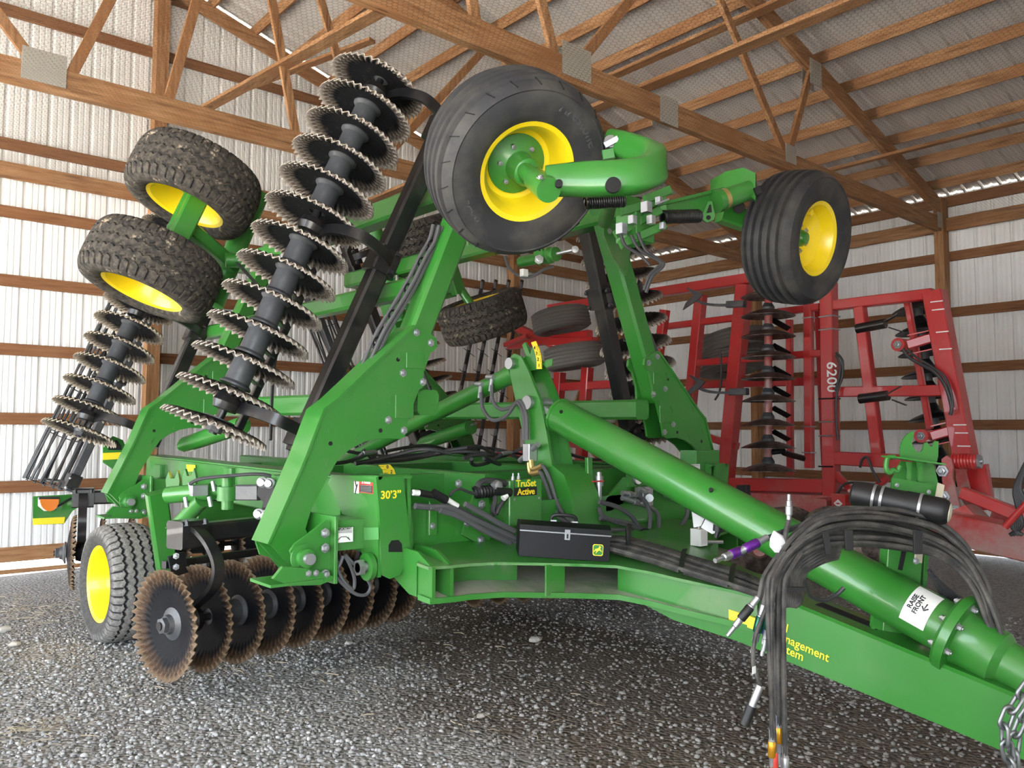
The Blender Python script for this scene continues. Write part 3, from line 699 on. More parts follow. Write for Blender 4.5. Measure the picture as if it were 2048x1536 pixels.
    # hoses strapped along the front arm
    if True:
        pth = [onY(x, y, YF + .20) for x, y in ((742, 735), (770, 672), (800, 622), (830, 570), (855, 520), (872, 490), (880, 460))]
        ph = [p + V3((-.06, -.06, 0)) for p in spline(pth)]
        for o in (V3((0, 0, 0)), V3((-.03, .01, .01)), V3((-.012, -.03, 0)), V3((.025, -.02, 0))):
            obj('arm_hose', B().path([p + o for p in ph], .0135, 7), 'hose_grey', H)
        for i in (6, 14, 22, 30, 38): obj('hose_tie', B().strap([ph[i] + V3((.03 * math.cos(a) - .01, -.01, .03 * math.sin(a))) + (ph[i + 1] - ph[i]) * 0 for a in np.linspace(0, 2 * PI, 11)], .02, .004, ph[i + 1] - ph[i]), 'plastic', H)
    MIR[0] = None
wing(False); wing(True)

# ---- gauge wheels at the wing fronts
def gauge(c, axis, arm, pin, label, near):
    w = wheel('gauge_wheel', TY_RIB, RIM_RIB if near else RIM_L, c, axis, H, hub=near, label=label, br=.10, hz=.09)
    if not near:
        m_ = frame(c, axis)
        for i in range(6): bolt(m_ @ V3((.085 * math.cos(i * PI / 3), .085 * math.sin(i * PI / 3), .022)), axis, .013, w, 'lug_bolt')
    return w
rc = atd(1031, 326, 4.03); r_ax = CR * .42 - CU * .34 - ray(1031, 326).normalized() * .84
gw = gauge(rc, r_ax, None, None, 'ribbed tyre on yellow rim', True); r_ax = r_ax.normalized()
# raised lettering and shoulder cuts on the near gauge tyre
gm = frame(rc, r_ax, CR)
def arc_text(body, size, a0, R_, z, flip=1):
    vs, fs = text_geo(body, size, .003, .0012); b = B(); x0 = min(p.x for p in vs)
    for p in vs:
        a = a0 - (p.x - x0) / R_ * flip; r = R_ + p.y * flip; b.v.append(gm @ V3((r * math.cos(a), r * math.sin(a), z + p.z - .10 * (r - .33) ** 2 / .01)))
    b.f = fs; obj('sidewall_lettering', b, 'rubber_mark', gw)
arc_text('Firestone', .078, 1.12, .345, .186); arc_text('MADE', .05, 3.75, .345, .186)
for i in range(22):
    a = 2 * PI * i / 22; p_ = gm @ V3((.415 * math.cos(a), .415 * math.sin(a), .166)); q_ = gm @ V3((.441 * math.cos(a + .05), .441 * math.sin(a + .05), .132)); obj('shoulder_cut', B().beam(p_, q_, .004, .006, gm.to_3x3() @ V3((math.cos(a), math.sin(a), .6)), c=0), 'hole', gw)
sp0 = rc + r_ax * .02; sp1 = atd(1092, 376, 3.60)
obj('spindle', B().tube(sp0, sp1, .040, 20).lathe([(.001, 0), (.056, 0), (.058, .03), (.055, .22), (.045, .24)], sp1 + r_ax * .03, (sp0 - sp1), 24), 'green', gw)
bolt(atd(1081, 356, 3.52), (-.3, -.6, .7), .012, gw, 'grease_fitting')
def sweep(pts, w, t, wd): return B().strap(spline(pts, 6), w, t, wd)
ga = obj('gauge_arm', B(), 'green', H) if False else None
arm_pts = [(1092, 362, 3.64), (1150, 359, 3.64), (1215, 357, 3.62), (1268, 353, 3.62), (1300, 343, 3.68), (1311, 328, 3.76), (1298, 311, 3.86), (1268, 298, 3.95), (1238, 288, 4.02), (1218, 283, 4.06)]
b = B(); rings = []
ap = [atd(*p) for p in arm_pts]; ap = spline(ap, 4)
for i, p in enumerate(ap):
    f = i / (len(ap) - 1); d = (ap[min(i + 1, len(ap) - 1)] - ap[max(i - 1, 0)]).normalized(); up = CU * .96 + CF * .25; nn = d.cross(up).normalized(); up = nn.cross(d)
    hh = .075 - .02 * max(0, f - .6) / .4 - .015 * max(0, .15 - f) / .15; tt = .050; c_ = .018
    rings.append([p + nn * a + up * q for a, q in ((-tt + c_, -hh), (tt - c_, -hh), (tt, -hh + c_), (tt, hh - c_), (tt - c_, hh), (-tt + c_, hh), (-tt, hh - c_), (-tt, -hh + c_))])
b.loft(rings); ga = obj('gauge_arm', b, 'green', H, sharp=50)
for x, y, r in ((1227, 369, .034), (1118, 366, .017)):
    q = atd(x, y, 3.535); obj('arm_hole', B().tube(q, q + CF * .03, r, 24), 'hole', ga)
q = atd(1222, 282, 3.98); obj('pivot_pin', B().tube(q, q + CF * .2 - CU * .05, .034, 24).box(q + CF * .04, .16, .02, .02), 'zinc', ga)
obj('pin_tab', B().beam(atd(1236, 277, 3.97), atd(1209, 291, 3.97), .03, .012, CF), 'zinc', ga)
obj('lock_tab', B().beam(atd(1215, 300, 3.98), atd(1218, 318, 3.98), .06, .03, CF), 'green', ga)
obj('coil_spring', B().coil(atd(1170, 404, 3.9), atd(1248, 400, 3.95), .030, 17, .007), 'spring', H)
ps0, ps1 = onY(1230, 410, 3.95), atd(1242, 300, 4.05)
obj('caster_post', B().tube(ps0 + V3((0, .1, -.1)), ps1, .055, 20), 'green', H)
# the far wing's gauge wheel
lc = atd(1594, 476, 5.5); l_ax = (CR * .76 - CU * .03 - ray(1594, 476).normalized() * .65).normalized()
gl = gauge(lc, l_ax, None, None, 'ribbed tyre on yellow rim', False)
q = lc + l_ax * .02; obj('hub_cap', B().lathe([(.06, -.01), (.055, .02), (.042, .035), (.038, .05), (.005, .055)], q, l_ax, 24), 'green', gl)
v0 = atd(1607, 425, 5.38); obj('valve_cover', B().tube(v0, v0 + l_ax * .06, .022, 12), 'yellow', gl)
# its knuckle, arms and spring
kp = [(1440, 404, 5.15), (1470, 392, 5.15), (1520, 375, 5.12)]
kb = obj('gauge_arm', B().tube(atd(1436, 402, 5.02), atd(1500, 380, 5.10), .062, 24).tube(atd(1430, 404, 5.01), atd(1442, 400, 5.03), .072, 24), 'green', H)
obj('pivot_ring', B().lathe([(.05, 0), (.064, 0), (.064, .03), (.05, .03)], atd(1444, 399, 5.02), atd(1500, 380, 5.10) - atd(1436, 402, 5.02), 24, closed=True), 'brass', kb)
rings = []
for x, y, d, hw_, hh in ((1512, 376, 5.06, .035, .085), (1490, 366, 5.2, .09, .075), (1455, 372, 5.35, .10, .07), (1425, 385, 5.5, .09, .06)):
    p = atd(x, y, d); rings.append([p + CR * a * .4 + CF * a + CU * q for a, q in ((-hw_, -hh), (hw_, -hh), (hw_, hh), (-hw_, hh))])
obj('arm_cover', B().loft(rings), 'green', kb, sharp=60)
obj('pin_slot', B().beam(atd(1510, 384, 5.0), atd(1521, 380, 5.0), .05, .03, CF), 'hole', kb)
obj('lower_arm', B().beam(atd(1440, 425, 5.5), atd(1545, 460, 5.6), .11, .13, CU), 'green', H)
obj('arm_hole', B().tube(atd(1478, 415, 5.36), atd(1478, 415, 5.40), .040, 24), 'hole', kb)
obj('reach_arm', B().beam(atd(1330, 430, 4.85), atd(1450, 400, 5.15), .05, .12, CU), 'green', H)
obj('reach_arm', B().beam(atd(1322, 408, 4.75), atd(1445, 378, 5.08), .025, .02, CU), 'green', H)
obj('coil_spring', B().coil(atd(1325, 434, 4.78), atd(1398, 432, 4.9), .034, 24, .008), 'spring', H)
ch = obj('spring_hook', B().prism([atd(x, y, 4.95) for x, y in ((1416, 403), (1424, 402), (1430, 430), (1428, 440), (1414, 445), (1403, 438), (1404, 430))], CF * .02), 'green', H)
obj('hook_hole', B().tube(atd(1417, 435, 4.94), atd(1417, 435, 4.97), .014, 16), 'hole', ch)
obj('hook_slot', B().prism([atd(x, y, 4.945) for x, y in ((1419, 409), (1422, 409), (1424, 424), (1413, 426))], CF * .004), 'hole', ch)
# ---------------------------------------------------------------- centre section
def onA(x, y, z0=.955): return on(x, y, (0, -.122, 1), z0 - .122 * 3.75)     # top of the sloping hitch frame
def hbox(name, x0, x1, y0, y1, z0, z1, mat='green', parent=H, ch=.012):
    return obj(name, B().box(((x0 + x1) / 2, (y0 + y1) / 2, (z0 + z1) / 2), x1 - x0, y1 - y0, z1 - z0, ch), mat, parent)
# lateral beams, rails
hbox('cross_beam', 2.38, 2 * CX - 2.38, 4.00, 4.20, .97, 1.20)
hbox('cross_beam', 2.52, 2 * CX - 2.52, 4.66, 4.82, 1.10, 1.36)
hbox('cross_beam', 2.40, 2 * CX - 2.40, 7.75, 7.95, 1.08, 1.34)
hbox('cross_beam', 2.40, 2 * CX - 2.40, 6.10, 6.25, 1.15, 1.37)
for sx in (0, 1):
    MIR[0] = CX if sx else None
    b = B().beam((2.50, 4.45, 1.225), (2.50, 8.3, 1.265), .12, .29, c=.01); rl = obj('frame_rail', b, 'green_dusty', H)
    obj('rail_flange', B().beam((2.50, 4.45, 1.375), (2.50, 8.3, 1.415), .20, .014, c=.003), 'green', rl)
    b = B().beam((3.42, 4.2, 1.25), (3.42, 8.3, 1.28), .11, .25, c=.01); obj('frame_rail', b, 'green', H)
    # hinge bracket at both hinges
    for k_, yy in enumerate((YF, YR)):
        off = V3((.04 * k_, yy - YF, HZ * .7 * k_))
        px = [(581, 1102), (590, 1088), (612, 1072), (628, 1060), (652, 1040), (660, 1044), (660, 1158), (640, 1168), (612, 1135), (590, 1129)]
        pts = [onY(x, y, 4.02) + off for x, y in px]; br = obj('hinge_bracket', B().prism(pts, (0, .02, 0)), 'green', H)
        obj('bracket_plate', B().prism([p + V3((0, .44, 0)) for p in pts], (0, .02, 0)), 'green', br)
        b0 = onY(695, 1070, 4.02) + off
        obj('bracket_box', B().box((b0.x + .02, 4.16 + off.y, b0.z), .22, .27, .165, .012), 'green', br)
        fl = onY(664, 1098, 4.02) + off; obj('bolt_flange', B().box((fl.x, 4.2 + off.y, fl.z), .022, .46, .36, .004), 'green', br)
        for x, y in ((650, 1066), (650, 1096), (650, 1148)): bolt(onY(x, y, 4.0) + off, (0, -1, 0), .018, br, h=1.2)
        sh = [onY(x, y, 3.98) + off for x, y in ((547, 1158), (579, 1172), (641, 1170), (672, 1156), (660, 1150), (612, 1136), (566, 1134))]
        obj('skid_shoe', B().prism([p for p in sh], (0, .03, 0)), 'green', br)
        obj('skid_base', B().box((sh[0].x + .13, 4.10 + off.y, sh[1].z + .01), .30, .26, .015, .003), 'green', br)
        for x, y in ((617, 1147), (632, 1146)): bolt(onY(x, y, 3.975) + off, (0, -1, 0), .012, br)
        pin = onY(607, 1115, 4.02) + off; obj('pin_boss', B().lathe([(.02, 0), (.075, 0), (.075, .012), (.05, .014), (.05, .05), (.035, .055), (.001, .056)], pin, (0, -1, 0), 28), 'green', br)
        obj('pin_end', B().tube(pin + V3((0, -.04, 0)), pin + V3((0, -.085, 0)), .030, 18), 'zinc', br)
    # hitch post (the box with the width decal)
    f0 = [onY(x, y, 3.86) for x, y in ((752, 954), (806, 952), (812, 1000), (822, 1104), (800, 1150), (780, 1158), (764, 1150), (758, 1017))]
    hp = obj('hitch_post', B().prism(f0, (0, .02, 0)), 'green', H)
    xl = f0[0].x - .004
    side = [onX(x, y, xl + .03) for x, y in ((756, 951), (664, 950), (655, 967), (673, 997), (684, 1028), (717, 1038), (719, 1099), (737, 1128), (748, 1150), (765, 1158), (776, 1140), (764, 1017))]
    side = [V3((p.x, max(p.y, 3.872), p.z)) for p in side]
    obj('post_side', B().prism(side, (.022, 0, 0)), 'green', hp)
    obj('post_side', B().prism([p + V3((.19, 0, 0)) for p in side], (.022, 0, 0)), 'green', hp)
    tp = [V3((xl + .02, side[1].y, side[1].z + .002)), V3((xl + .24, side[1].y, side[1].z + .002)), V3((xl + .24, 3.86, f0[0].z)), V3((xl + .02, 3.86, f0[0].z))]
    obj('post_cap', B().prism(tp, (0, 0, -.015)), 'green', hp)
    sl_ = [onY(x, y, 3.855) for x, y in ((778, 1104), (778, 1090), (784, 1081), (797, 1080), (804, 1088), (805, 1104))]
    obj('post_slot', B().prism(sl_, (0, .004, 0)), 'hole', hp)
    pc = onY(764, 1136, 3.84); pp = obj('hitch_pin', B().tube(pc + V3((-.10, .09, 0)), pc + V3((.42, .09, 0)), .028, 18).lathe([(.001, 0), (.045, 0), (.045, .03), (.001, .03)], pc + V3((-.07, .09, 0)), (-1, 0, 0), 6), 'zinc', hp)
    obj('pin_collar', B().lathe([(.03, 0), (.075, 0), (.075, .03), (.03, .03)], pc + V3((-.02, .09, 0)), (-1, 0, 0), 28, closed=True), 'green', hp)
    # hitch frame leg: clevis, web, top and bottom plates
    ce = [onA(x, y) for x, y in ((793, 1099), (834, 1126))]
    cv = B()
    for x0 in (pc.x + .15,):
        pl = [V3((x0, 3.58, .75)), V3((x0, 3.58, .93)), V3((x0, 3.72, 1.0)), V3((x0, 3.92, 1.01)), V3((x0, 4.0, .95)), V3((x0, 3.98, .84)), V3((x0, 3.80, .76))]
        clv = obj('hitch_clevis', B().prism(pl, (.022, 0, 0)), 'green', H); obj('clevis_plate', B().prism([p + V3((.12, 0, 0)) for p in pl], (.022, 0, 0)), 'green', clv)
        obj('clevis_boss', B().lathe([(.03, 0), (.07, 0), (.06, .03), (.03, .03)], V3((x0, 3.93, pc.z)), (-1, 0, 0), 28, closed=True), 'green', clv)
    # ground gang below, its beam
    A = atd(347, 1247, 5.0); Bq = atd(538, 1213, 5.0 * 1.117); D = Bq - A; D.z = 0; D.normalize()
    gb = atd(372, 1068, 5.16)
    gg = gang(A, D, .243, 9, gb, gb + D * 1.75, (0, 5), BLR, flip=-1, bulge=1, sag=.27)
    obj('tube_mouth', B().beam(gb - D * .002, gb + D * .004, .092, .092, (0, 0, 1), c=.012), 'hole', gg)
    fb = atd(328, 1130, 5.25); obj('gang_strut', B().beam(fb, fb + D * 1.7, .05, .05, (0, 0, 1)), 'black', H)
    lp = obj('link_plate', B().beam(atd(352, 1108, 5.2), atd(360, 1150, 5.2), .012, .12, D), 'black', H)
    for y in (1112, 1134): bolt(atd(352, y, 5.17), (-.2, -1, 0), .014, lp)
    # rear ground gang
    A3 = atd(133, 1086, 7.45); D3 = V3((.975, -.22, 0)).normalized(); A3.z = .53
    rb0 = A3 + V3((.05, -.02, .50)); gang(A3, D3, .243, 8, rb0, rb0 + D3 * 1.75, (0, 5), BLR, flip=1, bulge=1, sag=.18)
    # ground wheel with its strut
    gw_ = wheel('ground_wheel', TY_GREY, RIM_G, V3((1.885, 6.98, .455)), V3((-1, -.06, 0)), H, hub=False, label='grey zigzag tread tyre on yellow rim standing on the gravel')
    obj('axle', B().tube((1.88, 6.98, .455), (2.45, 6.98, .455), .04, 16), 'green', gw_)
    st = obj('wheel_strut', B().beam(atd(312, 985, 6.0), atd(338, 1165, 6.15), .10, .14, (1, 0, 0), c=.012), 'green', H)
    # angle adjuster on the rail
    p0, p1 = atd(338, 990, 5.75), atd(470, 985, 5.45)
    ad = obj('angle_cylinder', B().tube(p0, atd(425, 983, 5.58), .060, 20).tube(atd(425, 983, 5.58), p1, .025, 14), 'green', H)
    obj('knuckle', B().tube(atd(455, 955, 5.45), atd(455, 1018, 5.45), .040, 18).tube(atd(455, 972, 5.45), atd(455, 1000, 5.45), .068, 20), 'green', ad)
    obj('port_block', B().box(atd(398, 981, 5.5), .11, .05, .07), 'zinc', ad)
    for x, y in ((380, 975), (425, 972), (418, 1003), (370, 1004)): obj('fitting', B().tube(atd(x, y - 10, 5.48), atd(x + 4, y + 10, 5.48), .014, 10), 'zinc', ad)
    obj('lower_cylinder', B().tube(atd(405, 1000, 5.6), atd(352, 1055, 5.75), .055, 18), 'green', ad)
    obj('hose', B().path(spline([atd(380, 968, 5.45), atd(400, 958, 5.4), atd(450, 952, 5.35), atd(520, 948, 5.3), atd(560, 958, 5.3)]), .012, 7), 'hose_clean', ad)
    bp = [atd(x, y, 5.15) for x, y in ((518, 962), (535, 956), (552, 960), (552, 1030), (540, 1040), (520, 1036), (526, 1004), (514, 990))]
    bk = obj('adjuster_plate', B().prism(bp, (.05, .06, 0)), 'black', H)
    for x, y in ((527, 964), (541, 966), (520, 1027), (533, 1030)):
        q = atd(x, y, 5.12); obj('washer_stack', B().lathe([(.001, 0), (.034, 0), (.034, .03), (.024, .035), (.022, .06), (.001, .062)], q, (-.65, -.76, 0), 20), 'zinc', bk)
    hbox_ = atd(505, 985, 5.2); obj('adjuster_block', B().beam(atd(478, 985, 5.25), atd(520, 985, 5.2), .07, .10, (0, 0, 1)), 'spool', bk)
    gsc = [atd(x, y, 5.1) for x, y in ((545, 1003), (568, 1001), (568, 1012), (547, 1014))]; so2 = obj('angle_scale', B().prism(gsc, (.01, .012, 0)), 'decal_yellow', H)
    if not sx:
        text('scale_marks', '6 8', .03, atd(557, 1007.5, 5.085), CR, CU, 'ink', so2)
    gbk = obj('adjuster_bracket', B().beam(atd(560, 950, 5.2), atd(560, 1045, 5.2), .08, .10, (0, 1, 0)), 'green', H)
    # rail top fork brackets
    for x, y, d in ((345, 965, 6.6), (378, 960, 6.4)):
        q = [atd(x + a, y + c, d) for a, c in ((-12, 18), (-14, -6), (-8, -22), (-4, -8), (4, -8), (10, -24), (14, -4), (12, 18))]
        obj('latch_fork', B().prism(q, (.03, .04, 0)), 'green', H)
    # red parking stop
    obj('jack_stop', B().beam(atd(344, 1072, 5.9), atd(358, 1070, 5.9), .04, .06), 'red', H)
MIR[0] = None
# cross tube for the wheels, hydraulic rockshaft
obj('rockshaft', B().tube((2.3, 6.55, 1.0), (2 * CX - 2.3, 6.55, 1.0), .09, 24), 'green', H)
# mast in the middle
MP = [(1017, 718), (1028, 707), (1042, 713), (1056, 740), (1068, 770), (1080, 800), (1092, 860), (1104, 930), (1120, 1000), (1132, 1032), (1088, 1036), (1064, 962), (1053, 900), (1033, 812), (1020, 747)]
mp = [onX(x, y, 3.90) for x, y in MP]
ms = obj('mast', B().prism(mp, (.022, 0, 0)), 'green', H); obj('mast_plate', B().prism([p + V3((.185, 0, 0)) for p in mp], (.022, 0, 0)), 'green', ms)
obj('mast_web', B().beam(onX(1085, 800, 4.0), onX(1118, 1010, 4.0), .17, .02, (0, 1, 0)), 'green', ms)
bs = [onX(x, y, 3.87) for x, y in ((1104, 930), (1128, 950), (1146, 1000), (1146, 1060), (1090, 1060), (1088, 1036))]; obj('mast_base', B().prism(bs, (.26, 0, 0)), 'green', ms)
for x, y, r in ((1021, 727, .034), (1057, 805, .040)):
    q = onX(x, y, 3.88); pnn = obj('mast_pin', B().tube(q, q + V3((.30, 0, 0)), r, 20).lathe([(.001, 0), (r * 1.25, 0), (r * 1.25, .02), (.001, .02)], q, (-1, 0, 0), 20), 'zinc', ms)
# depth scale on top of the mast
arm_ = [onX(x, y, 3.95) for x, y in ((1036, 727), (1052, 712), (1044, 690), (1050, 684), (1060, 708), (1066, 690), (1076, 700), (1080, 738), (1060, 742), (1056, 730), (1042, 738))]
obj('scale_bracket', B().prism(arm_, (.02, 0, 0)), 'green', ms)
arc = [onX(x, y, 3.94) for x, y in ((1062, 685), (1071, 682), (1079, 700), (1083, 720), (1083, 738), (1073, 738), (1073, 720), (1069, 702))]
sc_ = obj('depth_scale', B().prism(arc, (.006, 0, 0)), 'decal_yellow', H)
for i, (x, y, ch) in enumerate(((1069, 696, '4'), (1073, 707, '3'), (1076, 719, '2'), (1078, 731, '1'))):
    q = onX(x, y, 3.937); text('scale_digit', ch, .035, q, (0, -1, 0), (0, 0, 1), 'ink', sc_)
    for dy in (-4, -1.5, 1.5, 4): obj('scale_tick', B().beam(onX(x + 4, y + dy, 3.937), onX(x + 7, y + dy, 3.937), .003, .002), 'ink', sc_)
obj('scale_pointer', B().prism([onX(x, y, 3.96) for x, y in ((1085, 728), (1092, 720), (1104, 718), (1104, 731), (1092, 735))], (.01, 0, 0)), 'green', ms)
# depth control rod and cylinder to the rear
r0, r1, r2_ = onX(1030, 746, 3.98), onX(868, 827, 3.98), onX(700, 917, 3.98)
dr = obj('lift_cylinder', B().tube(r0, r1, .070, 24).tube(r0 + (r0 - r1) * .02, r0 - (r0 - r1) * .06, .078, 24).tube(r1, r2_ + (r2_ - r1) * .3, .060, 24), 'green', H)
for x, y in ((984, 756), (962, 770)):
    q = onX(x, y, 3.90); obj('port_fitting', B().tube(q, q + V3((0, .02, -.10)), .016, 10).tube(q + V3((0, .06, .01)), q + V3((0, -.02, .005)), .020, 10), 'zinc', dr)
for pts in (((984, 770), (985, 800), (1000, 818), (1020, 815), (1040, 802), (1052, 830), (1054, 880)), ((962, 785), (966, 818), (985, 840), (1012, 832), (1034, 806), (1046, 830), (1048, 880))):
    obj('hose', B().path(spline([onX(x, y, 3.86) for x, y in pts]), .0145, 8), 'hose_grey', dr)
obj('valve_block', B().box(onX(1060, 905, 3.86), .08, .07, .12), 'zinc', ms)
for x, y in ((1072, 893), (1048, 915)): obj('valve_knob', B().tube(onX(x - 8, y + 6, 3.86), onX(x + 4, y - 4, 3.84), .020, 12), 'zinc', ms)
for k_, pts in enumerate((((1062, 920), (1066, 938), (1085, 932), (1100, 960), (1112, 1000), (1128, 1030), (1150, 1046)), ((1058, 925), (1062, 946), (1080, 944), (1092, 970), (1104, 1004), (1118, 1034), (1140, 1048)))):
    pw = [onX(x, y, 3.83) for x, y in pts]; obj('hose', B().path(spline(pw), .0145, 8), 'hose_grey', ms)
    obj('hose_elbow', B().path(spline(pw[:3]), .020, 8), 'brass', ms)
for x0, y0, x1, y1 in ((1083, 860, 1097, 882), (1090, 904, 1107, 940)):
    a, c = onX(x0, y0, 4.07), onX(x1, y1, 4.07); obj('decal', B().box((4.065, (a.y + c.y) / 2, (a.z + c.z) / 2), .003, abs(c.y - a.y), abs(a.z - c.z), .0005), 'white', ms)
a = onX(1089, 863, 4.062); obj('decal_band', B().box((4.062, a.y, a.z), .003, .045, .018, .0005), 'ink', ms)
# big top link tube down to the hitch
t0, t1 = V3((CX, 4.12, 1.77)), onX(1905, 1262, CX)
td = (t1 - t0).normalized()
tl = obj('top_link', B().tube(t0, t1, .122, 36).tube(t0 - td * .01, t0 + td * .012, .128, 36), 'green', H)
obj('link_lug', B().beam(t0 - td * .14, t0 + td * .02, .05, .11, (1, 0, 0)), 'zinc', tl)
for x, y in ((1118, 826), (1417, 983)): q = onX(x, y, CX - .122); obj('tube_hole', B().tube(q + V3((.012, -.008, .012)), q + V3((.03, .004, 0)), .012, 14), 'hole', tl)
# flange and reduced end
fo = onX(1912, 1268, CX)
fg = obj('link_flange', B().lathe([(.10, -.03), (.175, -.025), (.19, -.01), (.19, .03), (.14, .035), (.125, .06), (.12, .19), (.095, .22), (.085, .45)], fo, td, 40), 'green', H)
for i in range(8):
    a = 2 * PI * i / 8 + .2; x_ = td.orthogonal().normalized(); y_ = td.cross(x_); q = fo + (x_ * math.cos(a) + y_ * math.sin(a)) * .158
    bolt(q + td * .03, td, .014, fg, h=1.2); bolt(q - td * .025, -td, .014, fg, h=1.0)
wbx = fo + td * .50; obj('end_block', B().beam(wbx - td * .10, wbx + td * .15, .17, .15, (0, 0, 1), c=.03), 'white', tl)
# white wrap decal with lettering
wd = obj('wrap_decal', B(), 'white', tl) if False else None
c0 = onX(1846, 1236, CX); c0 = t0 + td * (c0 - t0).dot(td)
xo = td.cross(V3((1, 0, 0))).normalized(); xl_ = V3((-1, 0, 0)) if xo.z > 0 else V3((-1, 0, 0))
if xo.z < 0: xo = -xo
rings = []
for k_ in range(13):
    a = math.radians(-12 + 95 * k_ / 12); nrm = xl_ * math.cos(a) + xo * math.sin(a)
    rings.append([c0 + nrm * .1225 - td * .058, c0 + nrm * .1225 + td * .058, c0 + nrm * .1245 + td * .058, c0 + nrm * .1245 - td * .058])
wd = obj('wrap_decal', B().loft(rings), 'white', H)
nrm = (xl_ * math.cos(.30) + xo * math.sin(.30)); tv = td.cross(nrm).normalized()
if tv.z < 0: tv = -tv
def wtext(s_, o, size):
    vs, fs = text_geo(s_, size, .0008, .0008); b = B(); 
    for p in vs:
        ang = .62 + p.x / .1245; n2 = xl_ * math.cos(ang) + xo * math.sin(ang); b.v.append(c0 - td * (p.y + o) + n2 * (.1252 + p.z))
    b.f = fs; return obj('lettering', b, 'ink', wd, sharp=30)
wtext('RAISE', .034, .030); wtext('FRONT', .006, .030); wtext('\u2190', -.026, .05)
# hitch frame plates (outline seen on its sloping top)
TOPF = [(834, 1126), (857, 1134), (900, 1131), (939, 1127), (1000, 1124), (1098, 1126), (1170, 1128), (1234, 1131), (1300, 1143), (1351, 1155), (1410, 1168), (1469, 1181), (1520, 1194)]
def zA(p, dz): return V3((p.x, p.y, .955 + dz + .122 * (p.y - 3.75)))
tf = [onA(x, y) for x, y in TOPF]
for far in (0, 1):
    MIR[0] = CX if far else None
    fe = [p for p in tf if p.x < CX - .02]
    inner = [V3((CX, fe[-1].y + .02, 0)), V3((CX, 3.98, 0)), V3((3.4, 4.02, 0)), V3((2.85, 4.0, 0)), V3((2.70, 3.92, 0))]
    pts = [zA(p, 0) for p in fe + inner]
    hf = obj('hitch_frame', B().prism(pts, (0, 0, -.016)), 'green_dusty', H)
    bp = [zA(p + V3((.01, 0, 0)), -.175) for p in fe + inner]
    obj('frame_bottom', B().prism(bp, (0, 0, -.014)), 'green_tan', hf)
    obj('bottom_edge', B().strap([q + V3((0, -.004, -.006)) for q in bp[:len(fe)]], .030, .012, (0, 0, 1)), 'green', hf)
    n_ = len(fe)
    def webp(i):
        s_ = i / 11.; p = fe[i] + V3((.02, .03 + .27 * math.sin(PI * min(1, s_)) ** .75, 0)); t = zA(p, -.01); q = zA(p, -.19)
        return [q, t, t + V3((0, .014, 0)), q + V3((0, .014, 0))]
    obj('frame_web', B().loft([webp(i) for i in range(0, min(6, n_))]), 'green_dusty', hf)
    if n_ > 9: obj('frame_web', B().loft([webp(i) for i in range(8, n_)]), 'green_dusty', hf)
    sx0 = zA(onA(1122, 1129), 0); obj('stiffener', B().box((sx0.x, sx0.y + .05, sx0.z - .09), .15, .012, .17, .002), 'green_dusty', hf)
    # side strake of tongue
MIR[0] = None
# tongue
def tz(y): return .75 + .216 * (y - 2.11)
tg = B(); rings = []
for y, h, w in ((3.35, .20, .5), (3.0, .28, .34), (2.6, .33, .27), (2.1, .30, .26), (1.25, .255, .25), (.85, .235, .24)):
    zt = tz(y) if y < 2.75 else .955 + .122 * (y - 3.75) - .012; c_ = .014
    rings.append([V3((CX + a, y, zt + q)) for a, q in ((-w / 2, -h), (w / 2, -h), (w / 2, -c_), (w / 2 - c_, 0), (-w / 2 + c_, 0), (-w / 2, -c_))])
tongue = obj('tongue', tg.loft(rings), 'green', H, sharp=30)
for yy in (1.95,):
    q0, q1 = V3((CX + .01, 2.20, tz(2.20) + .001)), V3((CX + .01, 1.88, tz(1.88) + .001))
    obj('tongue_slot', B().beam(q0, q1, .075, .004, c=.0), 'hole', tongue)
obj('tongue_eye', B().tube((CX - .20, 1.02, .26), (CX + .2, 1.02, .26), .06, 24), 'green', tongue)
xf = CX - .133
def tface(x, y): return onX(x, y, xf)
a, c = tface(1452, 1217), tface(1526, 1265)
obj('reflector', B().prism([onX(x, y, CX - .19) for x, y in ((1452, 1217), (1527, 1242), (1525, 1266), (1450, 1238))], (.02, 0, 0)), 'decal_yellow', tongue)
for i, s_ in enumerate(('Soil', 'Management', 'System')):
    o = tface(1562, 1252 + i * 21); td2 = V3((0, -1, -.216)).normalized(); tu = V3((0, -.0, 1)); tu = (tu - td2 * tu.dot(td2)).normalized()
    vs, fs = text_geo(s_, .062, .001, .0006); xm = min(p.x for p in vs); b = B().add([o + td2 * (p.x - xm - .045) + tu * p.y + V3((-1, 0, 0)) * (p.z + .001) for p in vs], fs); obj('lettering', b, 'decal_yellow', tongue)
# hose tower on the tongue
PN = V3((.649, .758, 0)); PD = PN.dot(V3((4.10, 1.78, 0)))
def onP(x, y, d=0.): return on(x, y, PN, PD + d)
tw = obj('hose_tower', B().beam(onP(1795, 1300), onP(1815, 1000), .17, .03, PN), 'green', H)
for s_ in (-1, 1): obj('tower_flange', B().beam(onP(1795 + 38 * s_, 1300, .04), onP(1815 + 36 * s_, 1000, .04), .02, .09, PN), 'green', tw)
for x0, y0, x1, y1 in ((1808, 1100, 1800, 1140), (1818, 1060, 1812, 1085)): obj('tower_slot', B().beam(onP(x0, y0, -.017), onP(x1, y1, -.017), .022, .006, PN), 'hole', tw)
for x, y in ((1769, 1236), (1786, 1278)): bolt(onP(x, y, -.02), -PN, .014, tw)
obj('tower_foot', B().prism([onP(x, y, -.012) for x, y in ((1748, 1222), (1762, 1216), (1838, 1262), (1838, 1304), (1790, 1300), (1742, 1276))], PN * .03), 'green', tw)
z7 = lambda pts: [(1650 + x / 5.12, 830 + y / 5.12) for x, y in pts]
